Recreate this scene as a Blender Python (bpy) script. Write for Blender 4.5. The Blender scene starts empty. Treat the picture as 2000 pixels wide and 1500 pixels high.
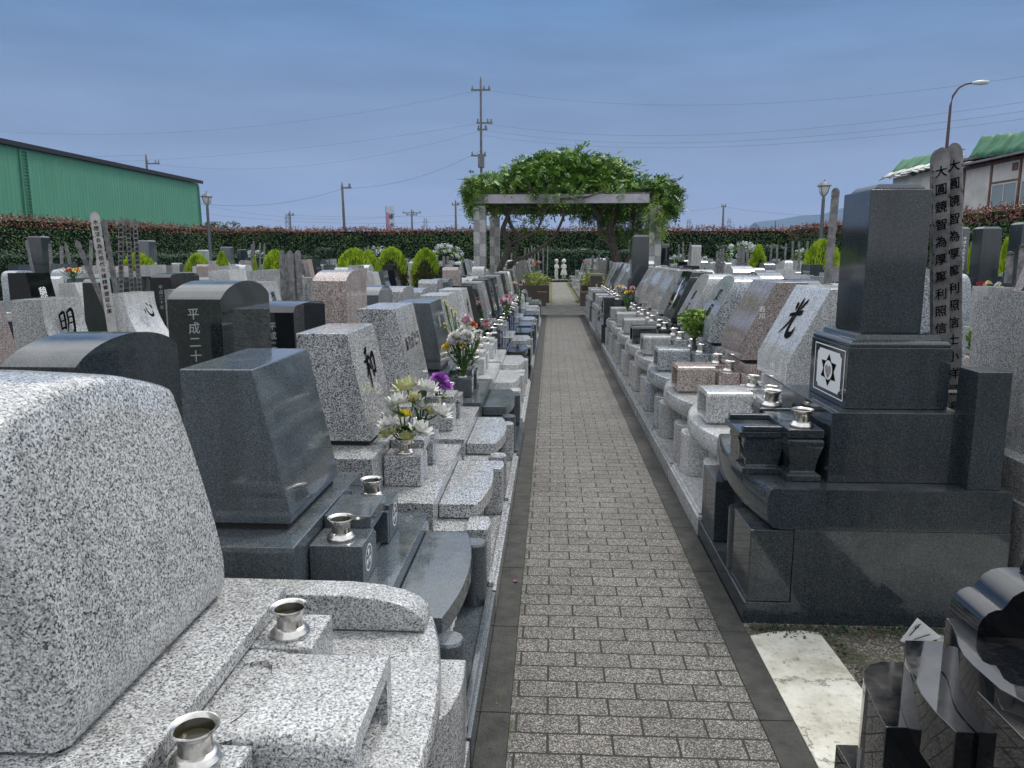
import bpy, bmesh, math, random
import numpy as np
from mathutils import Matrix, Vector
R = math.radians
random.seed(7)
rng = np.random.default_rng(11)
sc = bpy.context.scene
col = sc.collection

# ---------------------------------------------------------------- camera
cam_d = bpy.data.cameras.new('camera')
cam = bpy.data.objects.new('camera', cam_d)
col.objects.link(cam)
sc.camera = cam
cam_d.sensor_width = 36.0
cam_d.lens = 1502 / 2000 * 36.0
cam_d.clip_start = 0.05
cam_d.clip_end = 9000
cam.location = (0, 0, 1.5)
cam.rotation_euler = (R(90 - 9.524), 0, R(2.932))

# ---------------------------------------------------------------- world
SUN_EL, SUN_AZ = R(62), R(35)          # azimuth from +Y towards +X
w = bpy.data.worlds.new('World')
sc.world = w
w.use_nodes = True
nt = w.node_tree
nt.nodes.clear()
N = nt.nodes.new
wo = N('ShaderNodeOutputWorld'); bg = N('ShaderNodeBackground')
sky = N('ShaderNodeTexSky'); sky.sky_type = 'NISHITA'; sky.sun_disc = False
sky.sun_elevation = SUN_EL; sky.sun_rotation = SUN_AZ
tc = N('ShaderNodeTexCoord'); sep = N('ShaderNodeSeparateXYZ')
nt.links.new(tc.outputs['Generated'], sep.inputs[0])
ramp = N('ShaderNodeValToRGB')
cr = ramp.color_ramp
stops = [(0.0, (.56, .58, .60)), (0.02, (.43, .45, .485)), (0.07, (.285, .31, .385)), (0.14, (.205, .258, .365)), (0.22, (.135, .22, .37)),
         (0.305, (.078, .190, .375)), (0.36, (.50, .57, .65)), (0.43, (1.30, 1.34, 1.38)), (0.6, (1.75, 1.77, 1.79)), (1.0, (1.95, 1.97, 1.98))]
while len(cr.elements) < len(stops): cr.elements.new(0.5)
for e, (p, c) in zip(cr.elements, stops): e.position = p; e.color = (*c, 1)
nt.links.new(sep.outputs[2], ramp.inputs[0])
mp = N('ShaderNodeMapping'); mp.inputs['Scale'].default_value = (1.6, 1.6, 9.0)
nt.links.new(tc.outputs['Generated'], mp.inputs[0])
cn = N('ShaderNodeTexNoise'); cn.inputs['Scale'].default_value = 2.3; cn.inputs['Detail'].default_value = 7; cn.inputs['Roughness'].default_value = .55
nt.links.new(mp.outputs[0], cn.inputs['Vector'])
cr2 = N('ShaderNodeMapRange'); cr2.inputs[1].default_value = .3; cr2.inputs[2].default_value = .7
cr2.inputs[3].default_value = .80; cr2.inputs[4].default_value = 1.20
nt.links.new(cn.outputs[0], cr2.inputs[0])
# fill light added: unseen sky brightened at the sides and behind the viewpoint
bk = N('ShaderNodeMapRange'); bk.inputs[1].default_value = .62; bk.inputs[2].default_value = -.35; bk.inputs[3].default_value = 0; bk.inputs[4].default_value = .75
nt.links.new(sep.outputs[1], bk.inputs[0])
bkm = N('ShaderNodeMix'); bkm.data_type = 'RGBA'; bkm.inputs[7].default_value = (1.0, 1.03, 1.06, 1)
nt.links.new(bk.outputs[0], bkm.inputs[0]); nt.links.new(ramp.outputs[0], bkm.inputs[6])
mul = N('ShaderNodeVectorMath'); mul.operation = 'SCALE'
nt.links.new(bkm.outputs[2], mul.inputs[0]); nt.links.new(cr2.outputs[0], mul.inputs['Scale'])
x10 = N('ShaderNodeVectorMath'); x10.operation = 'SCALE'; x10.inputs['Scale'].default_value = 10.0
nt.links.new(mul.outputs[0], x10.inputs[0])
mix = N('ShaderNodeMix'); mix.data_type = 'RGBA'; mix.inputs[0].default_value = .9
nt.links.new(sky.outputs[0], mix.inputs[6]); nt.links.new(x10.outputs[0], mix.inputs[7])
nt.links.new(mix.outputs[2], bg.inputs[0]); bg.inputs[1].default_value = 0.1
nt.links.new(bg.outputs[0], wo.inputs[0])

sun_d = bpy.data.lights.new('sun', 'SUN'); sun_d.energy = 2.0; sun_d.angle = R(14); sun_d.color = (1, .97, .92)
sun = bpy.data.objects.new('sun', sun_d); col.objects.link(sun)
sd = Vector((math.sin(SUN_AZ) * math.cos(SUN_EL), math.cos(SUN_AZ) * math.cos(SUN_EL), math.sin(SUN_EL)))
sun.rotation_euler = sd.to_track_quat('Z', 'Y').to_euler(); sun.location = (0, 0, 30)
vs = sc.view_settings
vs.view_transform = 'Standard'; vs.look = 'None'; vs.exposure = 0.12; vs.gamma = 1
sc.cycles.max_bounces = 6; sc.cycles.diffuse_bounces = 3; sc.cycles.glossy_bounces = 3; sc.cycles.transmission_bounces = 3
sc.cycles.caustics_reflective = False; sc.cycles.caustics_refractive = False

# ---------------------------------------------------------------- materials
def new_mat(name):
    m = bpy.data.materials.new(name); m.use_nodes = True
    t = m.node_tree; b = t.nodes['Principled BSDF']
    return m, t, b
def nn(t, kind, **kw):
    n = t.nodes.new(kind)
    for k, v in kw.items():
        if k in n.inputs: n.inputs[k].default_value = v
        else: setattr(n, k, v)
    return n
def ramp_node(t, src, stops, interp='LINEAR'):
    r = t.nodes.new('ShaderNodeValToRGB'); c = r.color_ramp; c.interpolation = interp
    while len(c.elements) < len(stops): c.elements.new(.5)
    for e, (p, k) in zip(c.elements, stops):
        e.position = p; e.color = (*k, 1) if len(k) == 3 else k
    t.links.new(src, r.inputs[0]); return r.outputs[0]
def mixc(t, fac, a, b, mode='MIX'):
    m = t.nodes.new('ShaderNodeMix'); m.data_type = 'RGBA'; m.blend_type = mode
    for i, s in ((0, fac), (6, a), (7, b)):
        if isinstance(s, (int, float)): m.inputs[i].default_value = s
        elif isinstance(s, tuple): m.inputs[i].default_value = (*s, 1)
        else: t.links.new(s, m.inputs[i])
    return m.outputs[2]
def obj_coord(t, rnd=True):
    c = t.nodes.new('ShaderNodeTexCoord')
    if not rnd: return c.outputs['Object']
    oi = t.nodes.new('ShaderNodeObjectInfo'); v = t.nodes.new('ShaderNodeVectorMath'); v.operation = 'ADD'
    s = t.nodes.new('ShaderNodeMath'); s.operation = 'MULTIPLY'; s.inputs[1].default_value = 13.7
    t.links.new(oi.outputs['Random'], s.inputs[0]); t.links.new(c.outputs['Object'], v.inputs[0]); t.links.new(s.outputs[0], v.inputs[1])
    return v.outputs[0]
def granite(name, dark, mid, light, scale=150, rough=.10, fr=(.16, .5), coat=0.0, spec=.75, dirt=.12):
    m, t, b = new_mat(name)
    co = obj_coord(t)
    ns = nn(t, 'ShaderNodeTexNoise', Scale=scale * 1.1, Detail=3)
    t.links.new(co, ns.inputs['Vector'])
    ad = t.nodes.new('ShaderNodeVectorMath'); ad.operation = 'MULTIPLY_ADD'
    t.links.new(ns.outputs['Color'], ad.inputs[0]); ad.inputs[1].default_value = (.006, .006, .006); t.links.new(co, ad.inputs[2])
    v = nn(t, 'ShaderNodeTexVoronoi', Scale=scale); t.links.new(ad.outputs[0], v.inputs['Vector'])
    sp = t.nodes.new('ShaderNodeSeparateColor'); t.links.new(v.outputs['Color'], sp.inputs[0])
    c1 = ramp_node(t, sp.outputs[0], [(0, dark), (fr[0], dark), (fr[0] + .08, mid), (fr[1], mid), (fr[1] + .15, light), (1, light)])
    n2 = nn(t, 'ShaderNodeTexNoise', Scale=scale * .45, Detail=3, Roughness=.6); t.links.new(co, n2.inputs['Vector'])
    k2 = ramp_node(t, n2.outputs[0], [(.33, (.52, .53, .55)), (.52, (1.0, 1.0, 1.0)), (.72, (1.16, 1.16, 1.15))])
    c2 = mixc(t, 1.0, c1, k2, 'MULTIPLY')
    n3 = nn(t, 'ShaderNodeTexNoise', Scale=3.1, Detail=5, Roughness=.6); t.links.new(co, n3.inputs['Vector'])
    k3 = ramp_node(t, n3.outputs[0], [(.3, (1 - dirt, 1 - dirt, 1 - dirt * 1.05)), (.65, (1.03, 1.03, 1.03))])
    c3 = mixc(t, 1.0, c2, k3, 'MULTIPLY')
    mpn = nn(t, 'ShaderNodeMapping'); mpn.inputs['Scale'].default_value = (9, 9, .8); t.links.new(co, mpn.inputs[0])
    n6 = nn(t, 'ShaderNodeTexNoise', Scale=1.6, Detail=5, Roughness=.6); t.links.new(mpn.outputs[0], n6.inputs['Vector'])
    c3 = mixc(t, 1.0, c3, ramp_node(t, n6.outputs[0], [(.32, (.80, .80, .79)), (.5, (1.0, 1.0, 1.0)), (.7, (1.05, 1.05, 1.05))]), 'MULTIPLY')
    # water-stain dust on up-facing faces
    geo = t.nodes.new('ShaderNodeNewGeometry'); sz = t.nodes.new('ShaderNodeSeparateXYZ'); t.links.new(geo.outputs['Normal'], sz.inputs[0])
    up = nn(t, 'ShaderNodeMapRange'); up.inputs[1].default_value = .8; up.inputs[2].default_value = .98; t.links.new(sz.outputs[2], up.inputs[0])
    n4 = nn(t, 'ShaderNodeTexNoise', Scale=7.0, Detail=4, Roughness=.65); t.links.new(co, n4.inputs['Vector'])
    st = nn(t, 'ShaderNodeMapRange'); st.inputs[1].default_value = .45; st.inputs[2].default_value = .75; st.inputs[4].default_value = .35; t.links.new(n4.outputs[0], st.inputs[0])
    mm = nn(t, 'ShaderNodeMath', operation='MULTIPLY'); t.links.new(up.outputs[0], mm.inputs[0]); t.links.new(st.outputs[0], mm.inputs[1])
    c4 = mixc(t, mm.outputs[0], c3, (.20, .185, .16))
    t.links.new(c4, b.inputs['Base Color'])
    rr = nn(t, 'ShaderNodeMath', operation='MULTIPLY_ADD'); rr.inputs[1].default_value = .5; rr.inputs[2].default_value = rough
    t.links.new(mm.outputs[0], rr.inputs[0]); t.links.new(rr.outputs[0], b.inputs['Roughness'])
    b.inputs['Specular IOR Level'].default_value = spec
    return m
def noisy(name, a, b_, scale=8, rough=.7, detail=5, bump=0, metal=0, spec=.4, lo=.35, hi=.65, rnd=True):
    m, t, b = new_mat(name)
    co = obj_coord(t, rnd); n = nn(t, 'ShaderNodeTexNoise', Scale=scale, Detail=detail, Roughness=.6); t.links.new(co, n.inputs['Vector'])
    t.links.new(ramp_node(t, n.outputs[0], [(lo, a), (hi, b_)]), b.inputs['Base Color'])
    b.inputs['Roughness'].default_value = rough; b.inputs['Metallic'].default_value = metal; b.inputs['Specular IOR Level'].default_value = spec
    if bump:
        bp = nn(t, 'ShaderNodeBump', Strength=bump, Distance=.01); n5 = nn(t, 'ShaderNodeTexNoise', Scale=scale * 6, Detail=4)
        t.links.new(co, n5.inputs['Vector']); t.links.new(n5.outputs[0], bp.inputs['Height']); t.links.new(bp.outputs[0], b.inputs['Normal'])
    return m
def leafmat(name, a, b_, c_=None, scale=2.5, rough=.45):
    m, t, b = new_mat(name)
    co = obj_coord(t); n = nn(t, 'ShaderNodeTexNoise', Scale=scale, Detail=3); t.links.new(co, n.inputs['Vector'])
    wn = t.nodes.new('ShaderNodeTexWhiteNoise'); sn = nn(t, 'ShaderNodeVectorMath', operation='SNAP'); sn.inputs[1].default_value = (.09, .09, .09)
    t.links.new(co, sn.inputs[0]); t.links.new(sn.outputs[0], wn.inputs['Vector'])
    mx = nn(t, 'ShaderNodeMath', operation='MULTIPLY_ADD'); mx.inputs[1].default_value = .35; t.links.new(wn.outputs['Value'], mx.inputs[0]); t.links.new(n.outputs[0], mx.inputs[2])
    st = [(.42, a), (.85, b_)] if c_ is None else [(.4, a), (.7, b_), (.92, c_)]
    t.links.new(ramp_node(t, mx.outputs[0], st), b.inputs['Base Color'])
    b.inputs['Roughness'].default_value = rough; b.inputs['Specular IOR Level'].default_value = .3
    b.inputs['Transmission Weight'].default_value = 0
    return m
def plain(name, c, rough=.5, metal=0, spec=.5):
    m, t, b = new_mat(name); b.inputs['Base Color'].default_value = (*c, 1); b.inputs['Roughness'].default_value = rough
    b.inputs['Metallic'].default_value = metal; b.inputs['Specular IOR Level'].default_value = spec
    return m
M = {}
M['light grey'] = granite('light_granite', (.075, .08, .085), (.34, .348, .35), (.60, .605, .60), 310)
M['pale grey'] = granite('pale_granite', (.22, .225, .23), (.50, .51, .515), (.74, .745, .745), 280)
M['speckled grey'] = granite('speckled_granite', (.06, .065, .07), (.35, .36, .37), (.68, .685, .69), 280, fr=(.26, .55))
M['blue grey'] = granite('blue_grey_granite', (.05, .065, .085), (.28, .315, .345), (.58, .62, .64), 260, fr=(.22, .6))
M['mid grey'] = granite('mid_granite', (.046, .060, .072), (.085, .104, .120), (.132, .154, .170), 420, rough=.07, fr=(.3, .7), spec=.9)
M['dark grey'] = granite('dark_granite', (.018, .025, .032), (.037, .048, .058), (.068, .084, .096), 400, rough=.08, fr=(.3, .7), dirt=.2, spec=.6)
M['black'] = granite('black_granite', (.006, .007, .009), (.010, .012, .015), (.022, .026, .03), 320, rough=.03, fr=(.6, .9), dirt=.1, spec=1.0)
M['green black'] = granite('green_black_granite', (.008, .013, .013), (.016, .026, .025), (.036, .048, .046), 300, rough=.05, fr=(.4, .8), spec=1.0)
M['pink'] = granite('pink_granite', (.13, .09, .08), (.33, .26, .24), (.56, .49, .46), 240)
M['rose grey'] = granite('rose_granite', (.09, .07, .065), (.22, .18, .17), (.42, .37, .35), 260)
M['joint'] = plain('joint', (.02, .02, .022), .8)
M['steel'] = noisy('brushed_steel', (.55, .53, .50), (.72, .70, .66), 30, .24, metal=1)
M['water'] = plain('vase_inside', (.03, .028, .015), .2)
M['black_ink'] = plain('black_paint', (.004, .004, .005), .9, spec=.05)
M['grey_ink'] = plain('engraved_grey', (.30, .33, .33), .8)
M['white_ink'] = plain('white_paint', (.78, .8, .8), .6)
M['sotoba'] = noisy('weathered_wood', (.10, .10, .105), (.25, .245, .245), 12, .8, bump=.2)
M['sotoba_pale'] = noisy('pale_wood', (.36, .35, .34), (.5, .49, .47), 12, .75, bump=.15)
M['kerb'] = noisy('kerb_concrete', (.024, .024, .021), (.064, .063, .056), 14, .75, detail=14, bump=.6, lo=.3, hi=.7)
M['concrete'] = None
M['col_light'] = granite('column_granite_light', (.25, .25, .25), (.42, .42, .42), (.55, .55, .55), 120, rough=.5)
M['col_dark'] = granite('column_granite_dark', (.12, .12, .12), (.26, .26, .26), (.36, .36, .36), 120, rough=.5)
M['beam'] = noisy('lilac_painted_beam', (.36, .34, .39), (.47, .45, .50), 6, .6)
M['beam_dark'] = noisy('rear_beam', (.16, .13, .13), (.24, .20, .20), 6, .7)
M['bark'] = noisy('vine_bark', (.05, .042, .035), (.14, .12, .10), 20, .85, bump=.6)
M['pole'] = noisy('pole_concrete', (.13, .13, .135), (.22, .22, .22), 6, .8)
M['wire'] = plain('wire', (.10, .115, .15), .8)
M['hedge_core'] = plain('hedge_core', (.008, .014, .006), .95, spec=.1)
M['hedge'] = leafmat('hedge_leaf', (.022, .052, .018), (.06, .125, .032), (.12, .19, .05), 1.1)
M['hedge_red'] = leafmat('hedge_red_leaf', (.075, .055, .03), (.20, .055, .038), (.28, .085, .06), 1.6)
M['hedge_dk'] = leafmat('low_hedge_leaf', (.015, .045, .018), (.04, .095, .04), None, 2)
M['conifer'] = leafmat('conifer_leaf', (.15, .26, .012), (.34, .48, .02), (.50, .62, .06), 4, .6)
M['conifer_brown'] = leafmat('conifer_dead_leaf', (.035, .025, .015), (.08, .06, .03), None, 4, .8)
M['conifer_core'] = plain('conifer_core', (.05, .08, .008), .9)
M['wisteria'] = leafmat('wisteria_leaf', (.030, .085, .014), (.09, .19, .024), (.20, .34, .045), 1.4, .4)
M['wisteria_y'] = leafmat('wisteria_new_leaf', (.09, .19, .025), (.20, .33, .05), (.32, .42, .10), 3, .4)
M['shrub'] = leafmat('shrub_leaf', (.05, .12, .02), (.14, .26, .04), (.28, .38, .07), 5, .5)
M['shrub_y'] = leafmat('yellow_shrub_leaf', (.14, .20, .03), (.34, .42, .08), (.50, .52, .16), 7, .5)
M['leaf'] = leafmat('flower_leaf', (.03, .08, .02), (.08, .16, .04), None, 20)
M['tree'] = leafmat('tree_leaf', (.02, .04, .012), (.06, .10, .03), (.11, .15, .05), 1.5)
M['brick'] = None
def brick_mat(name, c1, c2, mort, bw, rh, ms, scale=1.0, offs=.5):
    m, t, b = new_mat(name)
    tcn = t.nodes.new('ShaderNodeTexCoord')
    br = nn(t, 'ShaderNodeTexBrick'); br.offset = offs
    br.inputs['Scale'].default_value = 1; br.inputs['Brick Width'].default_value = bw; br.inputs['Row Height'].default_value = rh
    br.inputs['Mortar Size'].default_value = ms; br.inputs['Mortar Smooth'].default_value = .2
    br.inputs['Color1'].default_value = (*c1, 1); br.inputs['Color2'].default_value = (*c2, 1); br.inputs['Mortar'].default_value = (*mort, 1)
    t.links.new(tcn.outputs['Object'], br.inputs['Vector']); t.links.new(br.outputs[0], b.inputs['Base Color']); b.inputs['Roughness'].default_value = .85
    return m
M['brick'] = brick_mat('red_brick', (.14, .055, .04), (.22, .09, .065), (.12, .1, .09), .2, .06, .008)
M['brick_tan'] = brick_mat('tan_brick', (.22, .12, .07), (.30, .18, .11), (.15, .13, .11), .2, .06, .008)
M['statue'] = noisy('white_statue_stone', (.55, .54, .50), (.75, .74, .70), 9, .7)
M['green_wall'] = noisy('green_sheet_wall', (.085, .26, .17), (.10, .30, .20), .25, .6, spec=.25)
M['roof_dark'] = plain('dark_roof_edge', (.012, .013, .018), .6)
M['lamp_grey'] = plain('lamp_grey_metal', (.10, .11, .13), .5, .3)
M['lamp_glass'] = plain('lamp_frosted_glass', (.55, .6, .62), .3)
M['lamp_brown'] = plain('brown_lamp_metal', (.09, .045, .045), .5)
M['house_white'] = noisy('old_white_wall', (.50, .49, .46), (.66, .65, .63), 1.2, .8)
M['house_trim'] = noisy('rusty_brown_trim', (.10, .045, .035), (.22, .12, .10), 5, .8)
M['tarp'] = noisy('green_tarp', (.025, .12, .055), (.045, .18, .09), 1.5, .6)
M['roof_grey'] = noisy('weathered_roof', (.14, .13, .14), (.26, .24, .25), 3, .7)
M['glass'] = plain('window_glass', (.25, .30, .30), .15)
M['paper'] = plain('white_card', (.75, .76, .78), .5)
M['teal'] = plain('teal_tin', (.01, .16, .19), .35)
M['banner'] = plain('banner_cloth', (.55, .60, .72), .8)
M['banner_red'] = plain('banner_pink_print', (.60, .22, .26), .8)
M['banner_blue'] = plain('banner_blue_print', (.04, .06, .22), .8)
PET = {'white': (.80, .80, .76), 'cream': (.68, .68, .36), 'yellow': (.85, .68, .06), 'purple': (.48, .14, .62), 'orange': (.70, .16, .03), 'red': (.55, .015, .03), 'pink': (.66, .22, .36), 'palepink': (.78, .52, .62), 'maroon': (.25, .02, .10)}
for k, c in PET.items(): M['petal_' + k] = noisy(k + '_petal', tuple(x * .72 for x in c), c, 60, .55)

# ground-type materials
def paving_mat():
    m, t, b = new_mat('brick_paving')
    tcn = t.nodes.new('ShaderNodeTexCoord')
    wob = nn(t, 'ShaderNodeTexNoise', Scale=9, Detail=3); t.links.new(tcn.outputs['Object'], wob.inputs['Vector'])
    ad = t.nodes.new('ShaderNodeVectorMath'); ad.operation = 'MULTIPLY_ADD'; ad.inputs[1].default_value = (.003, .003, 0)
    t.links.new(wob.outputs['Color'], ad.inputs[0]); t.links.new(tcn.outputs['Object'], ad.inputs[2])
    br = nn(t, 'ShaderNodeTexBrick'); br.offset = .5
    for k, v in (('Scale', 1), ('Brick Width', .2035), ('Row Height', .1015), ('Mortar Size', .0046), ('Mortar Smooth', .3)): br.inputs[k].default_value = v
    br.inputs['Color1'].default_value = (.88, .88, .88, 1); br.inputs['Color2'].default_value = (1.06, 1.05, 1.03, 1); br.inputs['Mortar'].default_value = (1, 1, 1, 1)
    t.links.new(ad.outputs[0], br.inputs['Vector'])
    v = nn(t, 'ShaderNodeTexVoronoi', Scale=270); t.links.new(tcn.outputs['Object'], v.inputs['Vector'])
    sp = t.nodes.new('ShaderNodeSeparateColor'); t.links.new(v.outputs['Color'], sp.inputs[0])
    ag = ramp_node(t, sp.outputs[0], [(0, (.035, .032, .029)), (.38, (.060, .055, .050)), (.52, (.125, .117, .106)), (.8, (.24, .228, .212)), (1, (.40, .385, .365))])
    c = mixc(t, 1, ag, br.outputs[0], 'MULTIPLY')
    big = nn(t, 'ShaderNodeTexNoise', Scale=1.7, Detail=5, Roughness=.65); t.links.new(tcn.outputs['Object'], big.inputs['Vector'])
    c = mixc(t, 1, c, ramp_node(t, big.outputs[0], [(.3, (.78, .77, .74)), (.6, (1.04, 1.04, 1.03))]), 'MULTIPLY')
    c = mixc(t, br.outputs['Fac'], c, (.016, .015, .011))
    # moss along both kerbs
    sx = t.nodes.new('ShaderNodeSeparateXYZ'); t.links.new(tcn.outputs['Object'], sx.inputs[0])
    e = nn(t, 'ShaderNodeMath', operation='SUBTRACT'); t.links.new(sx.outputs[0], e.inputs[0]); e.inputs[1].default_value = .283
    ab = nn(t, 'ShaderNodeMath', operation='ABSOLUTE'); t.links.new(e.outputs[0], ab.inputs[0])
    mn = nn(t, 'ShaderNodeTexNoise', Scale=6, Detail=6, Roughness=.7); t.links.new(tcn.outputs['Object'], mn.inputs['Vector'])
    md = nn(t, 'ShaderNodeMath', operation='MULTIPLY_ADD'); md.inputs[1].default_value = .16; t.links.new(mn.outputs[0], md.inputs[0]); t.links.new(ab.outputs[0], md.inputs[2])
    mr = nn(t, 'ShaderNodeMapRange'); mr.inputs[1].default_value = .478; mr.inputs[2].default_value = .505; t.links.new(md.outputs[0], mr.inputs[0])
    mf = nn(t, 'ShaderNodeMath', operation='MULTIPLY'); mf.inputs[1].default_value = .75; t.links.new(mr.outputs[0], mf.inputs[0])
    c = mixc(t, mf.outputs[0], c, (.045, .06, .018))
    t.links.new(c, b.inputs['Base Color']); b.inputs['Roughness'].default_value = .75
    hh = nn(t, 'ShaderNodeMath', operation='MULTIPLY_ADD'); hh.inputs[1].default_value = -2.0; t.links.new(br.outputs['Fac'], hh.inputs[0]); t.links.new(sp.outputs[0], hh.inputs[2])
    bp = nn(t, 'ShaderNodeBump', Strength=.6, Distance=.003); t.links.new(hh.outputs[0], bp.inputs['Height']); t.links.new(bp.outputs[0], b.inputs['Normal'])
    return m
M['paving'] = paving_mat()
def flag_mat():
    m, t, b = new_mat('crazy_paving')
    tcn = t.nodes.new('ShaderNodeTexCoord')
    v = nn(t, 'ShaderNodeTexVoronoi', Scale=1.9); v.feature = 'DISTANCE_TO_EDGE'; t.links.new(tcn.outputs['Object'], v.inputs['Vector'])
    n = nn(t, 'ShaderNodeTexNoise', Scale=5, Detail=6, Roughness=.65); t.links.new(tcn.outputs['Object'], n.inputs['Vector'])
    c = ramp_node(t, n.outputs[0], [(.3, (.17, .165, .14)), (.7, (.36, .35, .30))])
    c = mixc(t, ramp_node(t, v.outputs[0], [(0, (0, 0, 0)), (.035, (1, 1, 1))]), (.07, .07, .05), c)
    t.links.new(c, b.inputs['Base Color']); b.inputs['Roughness'].default_value = .8
    return m
M['flags'] = flag_mat()
M['far_path'] = noisy('old_path_paving', (.10, .10, .078), (.20, .195, .165), 3, .8)
M['moss'] = noisy('path_moss', (.07, .085, .03), (.14, .15, .05), 6, .9)
def ground_mat():
    m, t, b = new_mat('gravel_ground')
    co = obj_coord(t, False)
    v = nn(t, 'ShaderNodeTexVoronoi', Scale=150); t.links.new(co, v.inputs['Vector'])
    sp = t.nodes.new('ShaderNodeSeparateColor'); t.links.new(v.outputs['Color'], sp.inputs[0])
    c = ramp_node(t, sp.outputs[0], [(0, (.04, .036, .028)), (.5, (.12, .11, .09)), (.85, (.22, .20, .17)), (1, (.42, .40, .36))])
    n = nn(t, 'ShaderNodeTexNoise', Scale=5, Detail=6, Roughness=.7); t.links.new(co, n.inputs['Vector'])
    c = mixc(t, ramp_node(t, n.outputs[0], [(.45, (0, 0, 0)), (.62, (.8, .8, .8))]), c, (.05, .05, .022))
    t.links.new(c, b.inputs['Base Color']); b.inputs['Roughness'].default_value = .95
    bp = nn(t, 'ShaderNodeBump', Strength=1.0, Distance=.01); t.links.new(sp.outputs[0], bp.inputs['Height']); t.links.new(bp.outputs[0], b.inputs['Normal'])
    return m
M['gravel'] = ground_mat()
M['ground'] = noisy('grey_ground', (.055, .058, .058), (.11, .112, .108), .8, .95, detail=8, rnd=False)
def ribbed(m_, per, dark):
    t = m_.node_tree; b = t.nodes['Principled BSDF']; co = t.nodes.new('ShaderNodeTexCoord').outputs['Object']; sp = t.nodes.new('ShaderNodeSeparateXYZ'); t.links.new(co, sp.inputs[0])
    a = nn(t, 'ShaderNodeMath', operation='MULTIPLY'); a.inputs[1].default_value = 6.2832 / per; t.links.new(sp.outputs[1], a.inputs[0])
    s_ = nn(t, 'ShaderNodeMath', operation='SINE'); t.links.new(a.outputs[0], s_.inputs[0])
    bp = nn(t, 'ShaderNodeBump', Strength=.35, Distance=.03); t.links.new(s_.outputs[0], bp.inputs['Height']); t.links.new(bp.outputs[0], b.inputs['Normal'])
    mp_ = nn(t, 'ShaderNodeMapping'); mp_.inputs['Scale'].default_value = (1, 2.2, .12); t.links.new(co, mp_.inputs[0]); n_ = nn(t, 'ShaderNodeTexNoise', Scale=2.0, Detail=7, Roughness=.65); t.links.new(mp_.outputs[0], n_.inputs['Vector'])
    old = b.inputs['Base Color'].links[0].from_socket
    t.links.new(mixc(t, 1, old, ramp_node(t, n_.outputs[0], [(.3, (dark,) * 3), (.6, (1.02, 1.02, 1.02))]), 'MULTIPLY'), b.inputs['Base Color'])
ribbed(M['green_wall'], .35, .9)
def concrete_mat():
    m, t, b = new_mat('stained_concrete'); co = obj_coord(t, False)
    n = nn(t, 'ShaderNodeTexNoise', Scale=5, Detail=12, Roughness=.68); t.links.new(co, n.inputs['Vector'])
    c = ramp_node(t, n.outputs[0], [(.30, (.26, .24, .19)), (.42, (.47, .45, .38)), (.55, (.60, .585, .52)), (.7, (.66, .65, .60))])
    n2 = nn(t, 'ShaderNodeTexNoise', Scale=38, Detail=6, Roughness=.7); t.links.new(co, n2.inputs['Vector'])
    c = mixc(t, 1, c, ramp_node(t, n2.outputs[0], [(.34, (.45, .43, .38)), (.42, (.95, .95, .94)), (.7, (1.04, 1.04, 1.03))]), 'MULTIPLY')
    v = nn(t, 'ShaderNodeTexVoronoi', Scale=1.3); v.feature = 'DISTANCE_TO_EDGE'
    ad = t.nodes.new('ShaderNodeVectorMath'); ad.operation = 'MULTIPLY_ADD'; ad.inputs[1].default_value = (.35, .35, 0); t.links.new(n.outputs['Color'], ad.inputs[0]); t.links.new(co, ad.inputs[2]); t.links.new(ad.outputs[0], v.inputs['Vector'])
    c = mixc(t, ramp_node(t, v.outputs[0], [(0, (1, 1, 1)), (.006, (0, 0, 0))]), c, (.13, .12, .09))
    t.links.new(c, b.inputs['Base Color']); b.inputs['Roughness'].default_value = .85
    bp = nn(t, 'ShaderNodeBump', Strength=.6, Distance=.01); t.links.new(n2.outputs[0], bp.inputs['Height']); t.links.new(bp.outputs[0], b.inputs['Normal']); return m
M['concrete'] = concrete_mat()
M['hill'] = noisy('forest_hill', (.02, .035, .02), (.04, .06, .03), .01, .95)

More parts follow.
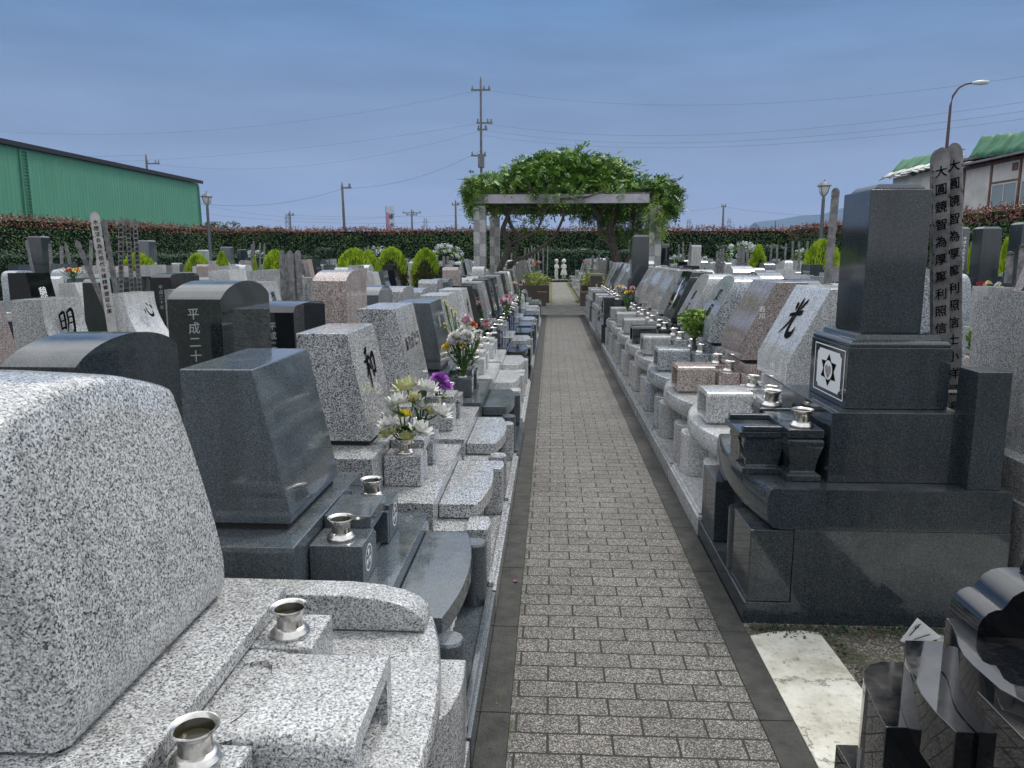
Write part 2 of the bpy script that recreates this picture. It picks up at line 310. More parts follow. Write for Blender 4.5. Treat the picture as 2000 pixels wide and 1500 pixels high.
# ---------------------------------------------------------------- mesh helpers
class MB:
    def __init__(s): s.v = []; s.f = []; s.m = []
    def add(s, vs, fs, mi=0):
        o = len(s.v); s.v.extend([tuple(map(float, p)) for p in vs]); s.f.extend([tuple(i + o for i in f) for f in fs]); s.m.extend([mi] * len(fs)); return s
    def box(s, x0, x1, y0, y1, z0, z1, mi=0):
        return s.add([(x0, y0, z0), (x1, y0, z0), (x1, y1, z0), (x0, y1, z0), (x0, y0, z1), (x1, y0, z1), (x1, y1, z1), (x0, y1, z1)],
                     [(3, 2, 1, 0), (4, 5, 6, 7), (0, 1, 5, 4), (1, 2, 6, 5), (2, 3, 7, 6), (3, 0, 4, 7)], mi)
    def loft(s, rings, mi=0, caps=True):
        n = len(rings[0]); vs = [p for r in rings for p in r]; fs = []
        for i in range(len(rings) - 1):
            for j in range(n):
                a, b_ = i * n + j, i * n + (j + 1) % n
                fs.append((a, b_, b_ + n, a + n))
        if caps: fs.append(tuple(range(n))[::-1]); fs.append(tuple(range((len(rings) - 1) * n, len(rings) * n)))
        return s.add(vs, fs, mi)
    def plan(s, pts, z0, z1, mi=0):          # xy polygon (ccw) extruded in z
        return s.loft([[(x, y, z0) for x, y in pts], [(x, y, z1) for x, y in pts]], mi)
    def prof(s, pts, y0, y1, mi=0):          # xz polygon extruded along y
        return s.loft([[(x, y0, z) for x, z in pts], [(x, y1, z) for x, z in pts]], mi)
    def lathe(s, prof, cx=0, cy=0, n=20, mi=0):
        rings = [[(cx + r * math.cos(2 * math.pi * k / n), cy + r * math.sin(2 * math.pi * k / n), z) for k in range(n)] for r, z in prof]
        return s.loft(rings, mi)
    def tube(s, pts, rad, n=6, mi=0):
        pts = [Vector(p) for p in pts]; rings = []
        for i, p in enumerate(pts):
            d = (pts[min(i + 1, len(pts) - 1)] - pts[max(i - 1, 0)]).normalized()
            a = d.orthogonal().normalized() if abs(d.z) > .99 else d.cross(Vector((0, 0, 1))).normalized()
            b_ = d.cross(a); r = rad[i] if isinstance(rad, (list, tuple)) else rad
            rings.append([p + (a * math.cos(2 * math.pi * k / n) + b_ * math.sin(2 * math.pi * k / n)) * r for k in range(n)])
        return s.loft(rings, mi)
    def mesh(s, name, mats, smooth=False):
        me = bpy.data.meshes.new(name); me.from_pydata(s.v, [], s.f)
        for m in (mats if isinstance(mats, (list, tuple)) else [mats]): me.materials.append(M[m] if isinstance(m, str) else m)
        me.polygons.foreach_set('material_index', s.m)
        bm = bmesh.new(); bm.from_mesh(me); bmesh.ops.recalc_face_normals(bm, faces=bm.faces); bm.to_mesh(me); bm.free()
        if smooth: me.polygons.foreach_set('use_smooth', [True] * len(me.polygons))
        me.update(); return me
def quads_mesh(name, V, mats, mi=None):       # V: (n,4,3) loose quads
    V = np.asarray(V, dtype=np.float32); n = len(V)
    me = bpy.data.meshes.new(name); me.vertices.add(n * 4); me.vertices.foreach_set('co', V.reshape(-1))
    me.loops.add(n * 4); me.loops.foreach_set('vertex_index', np.arange(n * 4, dtype=np.int32))
    me.polygons.add(n); me.polygons.foreach_set('loop_start', np.arange(0, n * 4, 4, dtype=np.int32)); me.polygons.foreach_set('loop_total', np.full(n, 4, dtype=np.int32))
    for m in mats: me.materials.append(M[m])
    if mi is not None: me.polygons.foreach_set('material_index', np.asarray(mi, dtype=np.int32))
    me.update(); me.validate(); return me
def link(name, data, parent=None, mat=None, bevel=0, loc=None, rz=None, auto=False):
    o = bpy.data.objects.new(name, data); col.objects.link(o)
    if parent is not None: o.parent = parent
    if loc is not None: o.location = loc
    if rz is not None: o.rotation_euler = (0, 0, rz)
    if bevel:
        b = o.modifiers.new('bevel', 'BEVEL'); b.width = bevel; b.segments = 2; b.limit_method = 'ANGLE'; b.angle_limit = R(35)
    return o
def part(name, mb, mat, parent, bevel=0, smooth=False, label=None):
    o = link(name, mb.mesh(name, mat, smooth), parent, bevel=bevel)
    if label: o['label'] = label
    return o
def tag(o, label=None, cat=None, group=None, kind=None):
    if label: o['label'] = label
    if cat: o['category'] = cat
    if group: o['group'] = group
    if kind: o['kind'] = kind
    return o
def thing(name, label, cat, loc=(0, 0, 0), rz=0, group=None):
    o = bpy.data.objects.new(name, None); col.objects.link(o); o.location = loc; o.rotation_euler = (0, 0, rz); o.empty_display_size = .1
    return tag(o, label, cat, group)
def copy_tree(o, parent=None):
    c = o.copy(); col.objects.link(c); c.parent = parent
    for ch in list(o.children): copy_tree(ch, c)
    return c
def struct(name, mb, mat, bevel=0):
    return tag(link(name, mb.mesh(name, mat), bevel=bevel), kind='structure')
ORD = ['first', 'second', 'third', 'fourth', 'fifth', 'sixth', 'seventh', 'eighth', 'ninth', 'tenth', 'eleventh', 'twelfth', 'thirteenth', 'fourteenth', 'fifteenth', 'sixteenth', 'seventeenth', 'eighteenth', 'nineteenth', 'twentieth']
def ordn(i):
    if i < 20: return ORD[i]
    t = {20: 'twenty', 30: 'thirty', 40: 'forty', 50: 'fifty'}[(i + 1) // 10 * 10]
    u = (i + 1) % 10
    return t + '-' + ORD[u - 1] if u else {'twenty': 'twentieth', 'thirty': 'thirtieth', 'forty': 'fortieth', 'fifty': 'fiftieth'}[t]

# ---------------------------------------------------------------- writing
_gl = {}
def glyph(ch):
    if ch not in _gl:
        c = bpy.data.curves.new('g', 'FONT'); c.body = ch; c.resolution_u = 3; c.offset = .012
        o = bpy.data.objects.new('g', c); col.objects.link(o); bpy.context.view_layer.update()
        me = bpy.data.meshes.new_from_object(o.evaluated_get(bpy.context.evaluated_depsgraph_get()))
        v = [(p.co.x, p.co.y) for p in me.vertices]; f = [tuple(q.vertices) for q in me.polygons]
        bpy.data.objects.remove(o); bpy.data.meshes.remove(me); bpy.data.curves.remove(c)
        _gl[ch] = (v, f)
    return _gl[ch]
def write(name, text, mat, parent, origin, right, up, size, vertical=True, gap=1.15, slant=.08, squash=1.0, label=None):
    """text as flat lettering; origin = centre of first character"""
    right = Vector(right).normalized(); up = Vector(up).normalized(); O = Vector(origin); mb = MB(); k = 0
    for ch in text:
        if ch == ' ': k += .5; continue
        v, f = glyph(ch)
        if v:
            cx = (max(p[0] for p in v) + min(p[0] for p in v)) / 2; cy = .38
            off = (-up if vertical else right) * size * gap * k
            mb.add([O + off + right * ((x - cx) * squash + (y - cy) * slant * 0) * size + up * ((y - cy) + (x - cx) * slant) * size for x, y in v], f)
        k += 1
    return part(name, mb, mat, parent, label=label)
BR = {
 '光': [[(.5, 1, .03), (.51, .85, .07), (.49, .60, .05)], [(.2, .86, .03), (.3, .78, .07), (.34, .66, .02)], [(.86, .98, .02), (.74, .84, .06), (.62, .66, .02)],
       [(.12, .52, .04), (.4, .56, .05), (.9, .64, .07)], [(.42, .56, .05), (.36, .32, .05), (.02, .0, .015)], [(.6, .58, .04), (.54, .25, .06), (.62, .06, .08), (.82, .03, .09), (.95, .10, .07), (.97, .28, .01)]],
 '和': [[(.46, .99, .02), (.36, .92, .06), (.14, .86, .02)], [(.02, .66, .03), (.3, .70, .05), (.54, .76, .06)], [(.3, .9, .04), (.3, .5, .06), (.28, .02, .03)],
       [(.28, .66, .05), (.16, .42, .04), (.0, .28, .01)], [(.32, .62, .02), (.44, .5, .05), (.5, .44, .02)], [(.6, .72, .06), (.62, .5, .05), (.66, .24, .05)], [(.6, .7, .04), (.92, .76, .07), (.86, .30, .04)], [(.64, .34, .04), (.88, .38, .03)]],
 '明': [[(.08, .84, .06), (.1, .5, .05), (.12, .24, .05)], [(.08, .82, .04), (.38, .87, .07), (.36, .24, .05)], [(.12, .56, .03), (.36, .6, .03)], [(.1, .28, .04), (.38, .33, .04)],
       [(.56, .92, .06), (.56, .5, .05), (.38, .04, .015)], [(.56, .9, .04), (.9, .95, .08), (.88, .14, .07), (.74, .20, .01)], [(.57, .68, .03), (.86, .71, .03)], [(.56, .46, .03), (.86, .49, .03)]],
 '心': [[(.06, .52, .02), (.1, .4, .06), (.06, .24, .03)], [(.26, .6, .04), (.34, .3, .06), (.56, .1, .08), (.80, .14, .08), (.84, .40, .01)], [(.44, .84, .02), (.52, .74, .06), (.56, .64, .02)], [(.70, .72, .02), (.84, .60, .07), (.92, .48, .03)]],
}
def brush(name, ch, mat, parent, origin, right, up, size):
    """brush-written character; origin = centre"""
    right = Vector(right).normalized(); up = Vector(up).normalized(); O = Vector(origin); mb = MB(); nrm = right.cross(up)
    for q, st in enumerate(BR[ch]):
        P = []
        for i in range(len(st) - 1):           # catmull-rom
            p0, p1, p2, p3 = st[max(i - 1, 0)], st[i], st[i + 1], st[min(i + 2, len(st) - 1)]
            for k in range(6):
                u = k / 6
                P.append(tuple(.5 * (2 * b_ + (c - a) * u + (2 * a - 5 * b_ + 4 * c - d) * u * u + (3 * b_ - a - 3 * c + d) * u ** 3) for a, b_, c, d in zip(p0, p1, p2, p3)))
        P.append(st[-1]); L = []; Rr = []
        for i, (x, y, r) in enumerate(P):
            a, b_ = P[max(i - 1, 0)], P[min(i + 1, len(P) - 1)]
            dx, dy = b_[0] - a[0], b_[1] - a[1]; l = math.hypot(dx, dy) or 1; r = max(r, .006)
            L.append((x - dy / l * r, y + dx / l * r)); Rr.append((x + dy / l * r, y - dx / l * r))
        pts = [O + nrm * (.0002 * q) + right * (x - .5) * size + up * (y - .5) * size for x, y in L + Rr]
        n = len(P); mb.add(pts, [(i, i + 1, n + i + 1, n + i) for i in range(n - 1)])
    return part(name, mb, mat, parent)

# ---------------------------------------------------------------- stone pieces
_mc = {}
def cached(key, fn):
    if key not in _mc: _mc[key] = fn()
    return _mc[key]
def stone(name, mb_fn, key, tone, parent, bevel=0, smooth=False, label=None):
    def mk():
        me = mb_fn().mesh(name, tone, False)
        if smooth or bevel:
            me.polygons.foreach_set('use_smooth', [True] * len(me.polygons)); me.set_sharp_from_angle(angle=R(32))
        return me
    me = cached((key, tone), mk)
    o = link(name, me, parent, bevel=bevel)
    if bevel: o.modifiers['bevel'].harden_normals = True
    if label: o['label'] = label
    return o
def headstone_mb(shape, w, xb, xt, xr, z0, z1, yc, knee=.05, arch=.07):
    mb = MB(); n = 2 if shape in ('slant', 'concave', 'pad') else 19; rings = []
    for i in range(n):
        t = i / (n - 1); y = yc - w / 2 + w * t; s = 2 * t - 1; zt = z1
        if shape in ('arch', 'uparch'): zt = z1 - arch * (1 - math.sqrt(max(0, 1 - .8 * s * s))) * 1.8
        if shape == 'round': zt = z1 - .13 * (1 - math.sqrt(max(0, 1 - (abs(s) ** 3.2) * .98)))
        if shape == 'upround':
            e = max(0, (abs(s) - .86) / .14); zt = z1 - .035 * (1 - math.sqrt(max(0, 1 - e * e * .98))) - .012 * s * s
        if shape == 'wave': zt = z1 - .03 - .05 * (1 - math.cos(math.pi * s * .9)) * .5 + .045 * math.sin(s * 2.6)
        pts = []
        zk = z0 + knee
        pts.append((xb, z0)); K = 1 if shape != 'concave' else 8
        for k in range(K + 1):
            u = k / K; z = zk + (zt - zk) * u; ut = (z - zk) / (z1 - zk)
            if shape == 'concave': x = xt - (xt - xb) * (1 - ut) ** 2.2
            else: x = xb + (xt - xb) * ut
            pts.append((x, z))
        if shape in ('upround', 'uparch'): pts += [(xr, zt)]
        else: pts += [(xr, zt - (.0 if shape != 'wave' else .02))]
        pts.append((xr, z0)); rings.append([(x, y, z) for x, z in pts])
    return mb.loft(rings)
def arc_plan(x0, x1, y0, y1, bulge, n=9):
    """plan polygon with a bulging front edge at x0 (towards -x)"""
    pts = [(x1, y0), (x1, y1)]
    for k in range(n + 1):
        t = k / n; s = 2 * t - 1
        pts.append((x0 - bulge * (1 - s * s), y1 + (y0 - y1) * t))
    return pts
def bullnose(x0, x1, y0, y1, z0, z1, bulge, n=16):
    """slab with a bulging, rounded front edge"""
    rings = []; h = z1 - z0
    sec = [(.055, 0), (.025, .05), (.008, .2), (0, .45), (.002, .75), (.008, .93), (.018, 1)]
    for k in range(n + 1):
        t = k / n; s = 2 * t - 1; y = y0 + (y1 - y0) * t; xf = x0 + bulge * s * s
        rings.append([(xf + a, y, z0 + h * b_) for a, b_ in sec] + [(x1, y, z1), (x1, y, z0)])
    return MB().loft(rings)
def vase_obj(parent, x, y, z, name='vase', r=1.0, k=20):
    def mk():
        mb = MB()
        p = [(.045, 0), (.0465, .004), (.045, .009), (.0405, .0115), (.0385, .017), (.034, .020), (.0305, .022), (.0295, .036), (.0305, .050), (.035, .059), (.0415, .0645), (.044, .067), (.043, .0695), (.039, .0685), (.034, .062)]
        rg_ = [[(r_ * math.cos(2 * math.pi * a / k), r_ * math.sin(2 * math.pi * a / k), z) for a in range(k)] for r_, z in p]
        mb.loft(rg_, caps=False); mb2 = MB().loft([rg_[-1], [(x * .85, y * .85, .052) for x, y, z in rg_[-1]], [(x * .8, y * .8, .046) for x, y, z in rg_[-1]], [(x * .02, y * .02, .046) for x, y, z in rg_[-1]]], caps=False)
        mb.add(mb2.v, mb2.f, 1)
        me = mb.mesh('vase', ['steel', 'water'], True); me.set_sharp_from_angle(angle=R(50)); return me
    o = link(name, cached(('vase', k), mk), parent, loc=(x, y, z)); o.scale = (r, r, r); return o
def crest_obj(parent, origin, right, up, r, squash=1.0, name='family_crest'):
    right = Vector(right).normalized(); up = Vector(up).normalized(); O = Vector(origin); mb = MB(); n = 28
    P = lambda a, q: O + (right * math.cos(a) * squash + up * math.sin(a)) * q
    v = [P(2 * math.pi * k / n, r) for k in range(n)] + [P(2 * math.pi * k / n, r * .86) for k in range(n)]
    mb.add(v, [(k, (k + 1) % n, n + (k + 1) % n, n + k) for k in range(n)])
    for a0 in (90, 210, 330):
        a = R(a0); v = [P(a, r * .06), P(a - .5, r * .45), P(a - .42, r * .75), P(a, r * .62), P(a + .42, r * .75), P(a + .5, r * .45)]
        mb.add(v, [(0, 1, 2, 3), (0, 3, 4, 5)])
        b_ = a + math.pi / 3; mb.add([P(b_ - .07, r * .2), P(b_ + .07, r * .2), P(b_ + .05, r * .7), P(b_ - .05, r * .7)], [(0, 1, 2, 3)])
    return part(name, mb, 'white_ink', parent)

def root_for(name, label, cat, X0, Y0, W, face, group):
    """face '+x' : front looks towards +X; '-x' the other way"""
    if face == '+x': return thing(name, label, cat, (X0, Y0 + W, 0), math.pi, group)
    return thing(name, label, cat, (X0, Y0, 0), 0, group)
# local frame: front towards -x, depth +x, y across, viewer's right = -y
RT = (0, -1, 0); UP = (0, 0, 1)

def grave_step(label, X0, Y0, W, face, tone, shape='slant', group=None, w=.54, top=1.155, post=None, slab_tone=None, yc=None, crest=False, bev=.004, niche=True, headtone=None, knee=.04, xt=.685):
    g = root_for('gravestone', label, 'gravestone', X0, Y0, W, face, group)
    c = W / 2 if yc is None else yc; e = W - .01; key = ('A', round(W, 3), round(c, 3)); st = slab_tone or tone; ht = headtone or tone
    stone('plinth', lambda: MB().box(0, 1.03, .01, e, -.05, .10).box(.012, .035, .03, e - .02, .1, .125), key + ('pl',), tone, g, bev)
    stone('body', lambda: MB().box(.13, 1.0, .06, W - .06, .1, .34), key + ('bo',), tone, g, bev)
    for s, y in ((0, .11), (1, W - .11)):
        if post == 'box': stone('post', lambda: MB().plan([(.03 + .02 * (1 - math.cos(a)), y + .085 * math.sin(a)) for a in [R(q) for q in range(80, -81, -20)]] + [(.13, y - .085), (.13, y + .085)], .1, .36), key + ('pb', s), tone, g, bev)
        else: stone('post', lambda: MB().lathe([(.05, .1), (.05, .352), (.044, .36)], .078, y, 18), key + ('po', s), tone, g, 0, True)
    stone('foot_slab', lambda: MB().plan(arc_plan(.10, .268, c - .37, c + .37, .045), .345, .41), key + ('fs',), st, g, bev)
    stone('step', lambda: MB().box(.27, .60, .06, W - .06, .34, .46), key + ('st',), tone, g, bev)
    def blk():
        mb = MB(); y0, y1 = c - .285, c + .285
        mb.box(.36, .53, y0, c - .12, .462, .60).box(.36, .53, c + .12, y1, .462, .60)
        mb.box(.372, .53, c - .118, c + .118, .585, .64).box(.47, .53, c - .118, c + .118, .462, .583)
        mb.box(.361, .469, c - .118, c - .092, .462, .583).box(.361, .469, c + .092, c + .118, .462, .583).box(.385, .469, c - .09, c + .09, .462, .475)
        return mb
    stone('incense_box', blk, key + ('ib',), tone, g, bev * .8)
    stone('platform', lambda: MB().box(.535, 1.0, .10, W - .10, .34, .64), key + ('pf',), tone, g, bev)
    stone('joint_course', lambda: MB().box(.605, .90, c - w / 2 + .015, c + w / 2 - .015, .64, .662), key + ('jc', w), 'joint', g)
    stone('headstone', lambda: headstone_mb(shape, w, .59, xt, .915, .662, top, c, knee), key + ('hs', shape, w, top, knee, xt), ht, g, .005)
    for s in (-1, 1): vase_obj(g, .445, c + s * .215, .60)
    if crest:
        for s in (-1, 1): crest_obj(g, (.359, c + s * .21, .535), RT, UP, .045)
    return g

def grave_round(label, X0, Y0, W, face, tone, shape='slant', group=None, w=.60, top=1.32, headtone=None, crest=False, bev=.006, boxround=True, xt=.70, knee=.12, posttone=None, basetone=None):
    g = root_for('gravestone', label, 'gravestone', X0, Y0, W, face, group)
    c = W / 2; e = W - .01; key = ('R', round(W, 3)); ht = headtone or tone
    stone('plinth', lambda: MB().box(0, 1.03, .01, e, -.05, .10).box(.012, .035, .03, e - .02, .1, .118), key + ('pl',), basetone or tone, g, bev)
    stone('body', lambda: MB().box(.2, 1.0, .03, W - .03, .1, .405), key + ('bo',), basetone or tone, g, bev)
    for s, (a, b_) in enumerate(((.02, .26), (W - .26, W - .02))):
        stone('post', lambda: MB().plan([(.05 + .07 * (1 - math.cos(q)), (a + b_) / 2 + (b_ - a) / 2 * math.sin(q)) for q in [R(v) for v in range(90, -91, -15)]] + [(.2, a), (.2, b_)], .1, .37), key + ('po', s), basetone or posttone or tone, g, bev)
    stone('curved_slab', lambda: bullnose(.035, 1.03, .008, W - .008, .405, .53, .10), key + ('sl',), basetone or tone, g, 0, True)
    def ib():
        y0, y1 = c - .15, c + .15; mb = MB(); r = .03
        prof = []
        for (cy, cz, a0) in ((y0 + r, .535 + .004, 180), (y1 - r, .535 + .004, 270)):
            prof.append((y0 if a0 == 180 else y1, .545))
        for cy, a0 in ((y1 - r, 0), (y0 + r, 90)):
            for k in range(5): a = R(a0 + k * 22.5); prof.append((cy + r * math.cos(a), .72 - r + r * math.sin(a)))
        mb.loft([[(x, y, z) for y, z in prof] for x in (.19, .36)])
        # frame round the opening at the front
        mb.box(.10, .189, y0, y0 + .035, .545, .69).box(.10, .189, y1 - .035, y1, .545, .69).box(.10, .189, y0 + .036, y1 - .036, .545, .565)
        top = [(y0, .691)] + [(y0 + r - r * math.cos(R(k * 22.5)), .72 - r + r * math.sin(R(k * 22.5)) ) for k in range(5)] + [(y1 - r + r * math.sin(R(k * 22.5)), .72 - r + r * math.cos(R(k * 22.5))) for k in range(5)] + [(y1, .691)]
        top = [top[0]] + top[2:-1]
        mb.loft([[(x, y, z) for y, z in top] for x in (.10, .189)])
        mb.box(.12, .34, y0 + .02, y1 - .02, .531, .544)
        return mb
    stone('incense_box', ib, key + ('ib', ), tone, g, 0, True)
    stone('vase_block', lambda: MB().box(.385, .50, c - .29, c - .10, .532, .70).box(.385, .50, c + .10, c + .29, .532, .70).box(.39, .50, c - .098, c + .098, .532, .675), key + ('vb',), tone, g, bev)
    stone('platform', lambda: MB().box(.505, 1.0, .08, W - .08, .532, .70).box(.53, .98, c - .34, c + .34, .70, .765), key + ('pf',), tone, g, bev)
    stone('joint_course', lambda: MB().box(.555, .90, c - w / 2 + .02, c + w / 2 - .02, .766, .79), key + ('jc', w), 'joint', g)
    stone('headstone', lambda: headstone_mb(shape, w, .49, xt, .92, .79, top, c, knee), key + ('hs', shape, w, top, xt, knee), ht, g, .006)
    for s in (-1, 1): vase_obj(g, .443, c + s * .195, .70)
    if crest:
        for s in (-1, 1): crest_obj(g, (.384, c + s * .2, .62), RT, UP, .045)
    return g

def grave_plain(label, X0, Y0, W, face, tone, shape, group, w=.52, top=1.18, name='gravestone', vases=True, basetone=None, tilt=.1):
    """small background grave"""
    g = root_for(name, label, 'gravestone', X0, Y0, W, face, group); c = W / 2; bt = basetone or tone
    up = shape in ('upround', 'uparch')
    stone('base', lambda: MB().box(0, 1.03, .01, W - .01, -.05, .1).box(.1, 1.0, .04, W - .04, .1, .40).box(.3, 1.0, .08, W - .08, .40, .50), ('P', W, 'ba'), bt, g)
    stone('platform', lambda: MB().box(.52, .98, .12, W - .12, .5, .66), ('P', W, 'pf'), bt, g)
    def hs():
        if up: return headstone_mb(shape, w, .66, .67, .90, .66, top, c, .05)
        return headstone_mb(shape, w, .58, .58 + tilt, .92, .66, top, c, .05)
    stone('headstone', hs, ('P', W, 'hs', shape, w, top, tilt), tone, g, 0, True)
    stone('incense_box', lambda: MB().box(.34, .50, c - .26, c - .1, .5, .62).box(.34, .50, c + .1, c + .26, .5, .62).box(.30, .50, c - .098, c + .098, .5, .64), ('P', W, 'ib'), bt, g)
    if vases:
        for s in (-1, 1): vase_obj(g, .42, c + s * .18, .62, k=10)
    return g

def grave_tower(label, X0, Y0, W, face, tone, group, top=1.76, name='gravestone', base=.57, sw=.27):
    g = root_for(name, label, 'gravestone', X0, Y0, W, face, group); c = W / 2; k = ('T', W, top, base, sw)
    stone('base', lambda: MB().box(0, 1.03, .01, W - .01, -.05, .4).box(.03, 1.01, .02, W - .02, .4, base), k + ('ba',), tone, g)
    stone('lower_block', lambda: MB().box(.36, .90, c - .30, c + .30, base, base + .28), k + ('lb',), tone, g)
    stone('upper_block', lambda: MB().box(.43, .84, c - .2, c + .2, base + .28, base + .52).box(.45, .82, c - .18, c + .18, base + .52, base + .55), k + ('ub',), tone, g)
    def sh():
        a, b_ = .63 - sw / 2, .63 + sw / 2
        return MB().loft([[(a, c - sw / 2, base + .55), (b_, c - sw / 2, base + .55), (b_, c + sw / 2, base + .55), (a, c + sw / 2, base + .55)], [(a, c - sw / 2, top), (b_, c - sw / 2, top), (b_, c + sw / 2, top), (a, c + sw / 2, top)],
                          [(a + .04, c - sw / 2 + .04, top + .03), (b_ - .04, c - sw / 2 + .04, top + .03), (b_ - .04, c + sw / 2 - .04, top + .03), (a + .04, c + sw / 2 - .04, top + .03)]])
    stone('shaft', sh, k + ('sh',), tone, g)
    stone('incense_box', lambda: MB().box(.06, .26, c - .13, c + .13, base, base + .2).box(.04, .28, c - .16, c + .16, base + .2, base + .24), k + ('ib',), tone, g)
    for s in (-1, 1):
        stone('vase_block', lambda: MB().box(.2, .33, c + s * .27 - .07, c + s * .27 + .07, base, base + .22), k + ('vb', s), tone, g)
        vase_obj(g, .265, c + s * .27, base + .22, k=12)
    return g

# ---------------------------------------------------------------- ground, paths
mb = MB().add([(-4000, -300, -.012), (4000, -300, -.012), (4000, 6000, -.012), (-4000, 6000, -.012)], [(0, 1, 2, 3)])
struct('ground', mb, 'ground')
struct('path', MB().box(-.124, .69, -1.5, 19.6, -.06, 0), 'paving')
kb = MB()
for xa, xb_ in ((-.225, -.1255), (.6915, .80)):
    y = -1.5 + .235
    while y < 19.5:
        kb.box(xa, xb_ if xb_ < .7 else .799, y, min(y + .597, 19.6), -.08, .003); y += .6
struct('kerb', kb, 'kerb', bevel=.003)
struct('cross_path', MB().box(-30, 30, 19.6, 24.4, -.05, .002), 'flags')
struct('far_path', MB().box(.02, .80, 24.4, 44, -.05, .003), 'far_path')
ms = MB()
for x0, x1, sg in ((.0, .02, 1), (.8, .83, -1)):
    pass
struct('moss_strip', MB().box(-.12, .018, 24.4, 44, -.05, .006).box(.802, .93, 24.4, 44, -.05, .006), 'moss')
# lane pavements between the other rows
ln = MB()
for k in range(8): ln.box(-2.93 * k - 3.13, -2.93 * k - 2.33, 1, 19.55, -.05, .001).box(-2.93 * k - 3.13, -2.93 * k - 2.33, 24.45, 44, -.05, .001)
for k in range(5): ln.box(2.90 + 2.96 * k, 3.72 + 2.96 * k, 1, 19.55, -.05, .001).box(2.90 + 2.96 * k, 3.72 + 2.96 * k, 24.45, 44, -.05, .001)
struct('lane', ln, 'far_path')
# bare plot on the right
struct('gravel_plot', MB().box(.801, 2.7, .2, 3.02, -.05, -.002), 'gravel')
pm = MB()
def blob(pts, z0, z1, m, name): struct(name, MB().plan(pts, z0, z1), m)
blob([(.802, .2), (1.105, .2), (1.10, 1.6), (1.095, 2.55), (1.09, 2.8), (1.085, 2.94), (1.02, 2.955), (.90, 2.94), (.802, 2.90)], -.03, .004, 'concrete', 'concrete_strip')
blob([(1.50, 1.9), (2.4, 1.9), (2.4, 2.93), (1.54, 2.945), (1.50, 2.8)], -.03, .004, 'concrete', 'concrete_pad')

# ---------------------------------------------------------------- nearest grave on the left (big pale granite)
GA = 'graves of the front row left of the path'
g = thing('gravestone', 'large pale granite gravestone with rounded top, nearest on the left', 'gravestone', (-.225, .98, 0), 0, GA)
def L(pts): return [(x + .225, y - .98) for x, y in pts]
T = 'light grey'
def nb(name, mb, tone, parent, bevel=.004, off=(.225, -.98), smooth=False):
    mb.v = [(x + off[0], y + off[1], z) for x, y, z in mb.v]
    me = mb.mesh(name, tone)
    me.polygons.foreach_set('use_smooth', [True] * len(me.polygons)); me.set_sharp_from_angle(angle=R(32))
    o = link(name, me, parent, bevel=bevel)
    if bevel: o.modifiers['bevel'].harden_normals = True
    return o
nb('plinth', MB().box(-1.255, -.228, .3, 2.035, -.05, .10), T, g)
nb('body', MB().box(-1.22, -.42, .3, 2.0, .10, .405), T, g)
nb('post', MB().plan([(-.40, 1.70), (-.335, 1.69), (-.284, 1.716), (-.25, 1.78), (-.234, 1.86), (-.23, 1.93), (-.236, 2.03), (-.40, 2.03)], .10, .36), T, g, .006)
nb('post', MB().plan([(-.40, .98), (-.236, .98), (-.23, 1.08), (-.25, 1.23), (-.284, 1.29), (-.335, 1.31), (-.40, 1.31)], .10, .36), T, g, .006)
sl = bullnose(0, .95, 0, 1.06, .405, .48, .075, 20); sl.v = [(-.25 - x, .99 + y, z) for x, y, z in sl.v]
nb('curved_slab', sl, T, g, 0)
wp = [(-1.2, .482), (-.338, .482), (-.335, .50), (-.345, .525), (-.37, .547), (-.41, .564), (-.47, .577), (-.56, .585), (-1.2, .588)]
nb('side_wall', MB().prof(wp, 1.945, 2.045), T, g, .007)
# incense box with its opening towards the path
ibx = MB(); y0, y1 = 1.262, 1.575; x0, x1 = -.583, -.352
ibx.box(x0, x1, y0, y0 + .045, .481, .585).box(x0, x1, y1 - .045, y1, .481, .585).box(x0, -.47, y0 + .046, y1 - .046, .481, .585).box(-.469, x1 - .01, y0 + .046, y1 - .046, .481, .50).box(-.42, -.417, y0 + .05, y1 - .05, .50, .52)
rd = [(y0 + .02 - .02 * math.cos(R(k * 18)), .606 + .02 * math.sin(R(k * 18))) for k in range(6)] + [(y1 - .02 + .02 * math.sin(R(k * 18)), .606 + .02 * math.cos(R(k * 18))) for k in range(6)] + [(y1, .586), (y0, .586)]
ibx.loft([[(x, y, z) for y, z in rd] for x in (x0, x0 + .0001, x1 - .0001, x1)])
nb('incense_box', ibx, T, g, .007)
for ya_, yb__ in ((.99, 1.255), (1.605, 1.775)): nb('vase_block', MB().box(-.70, -.54, ya_, yb__, .481, .615), T, g, .006)
gx0, gx1, gy0, gy1, gz = -.70, -.586, 1.259, 1.601, .611
oc = []; ic = []; fc = []
for a in range(0, 360, 10):
    c_, s_ = math.cos(R(a)), math.sin(R(a)); k_ = min((.5 * (gx1 - gx0)) / max(abs(c_), 1e-6), (.5 * (gy1 - gy0)) / max(abs(s_), 1e-6)); mx_, my_ = (gx0 + gx1) / 2, (gy0 + gy1) / 2
    oc.append((mx_ + c_ * k_, my_ + s_ * k_, gz)); yy = (.085 if s_ > .01 else -.085 if s_ < -.01 else 0); ic.append((mx_ + .006 + c_ * .036, my_ + yy + s_ * .036, gz)); fc.append((mx_ + .006 + c_ * .033, my_ + yy + s_ * .033, gz - .010))
nb('offering_groove', MB().loft([oc, ic, fc], caps=False).add(fc, [tuple(range(36))]).add([(x, y, z) for x, y, z in oc] + [(x, y, .49) for x, y, z in oc], [(i, (i + 1) % 36, 36 + (i + 1) % 36, 36 + i) for i in range(36)]), T, g, 0)
nb('platform', MB().box(-1.2, -.703, .60, 1.84, .481, .60).box(-1.2, -.678, .60, 1.84, .6165, .658), T, g, .006)
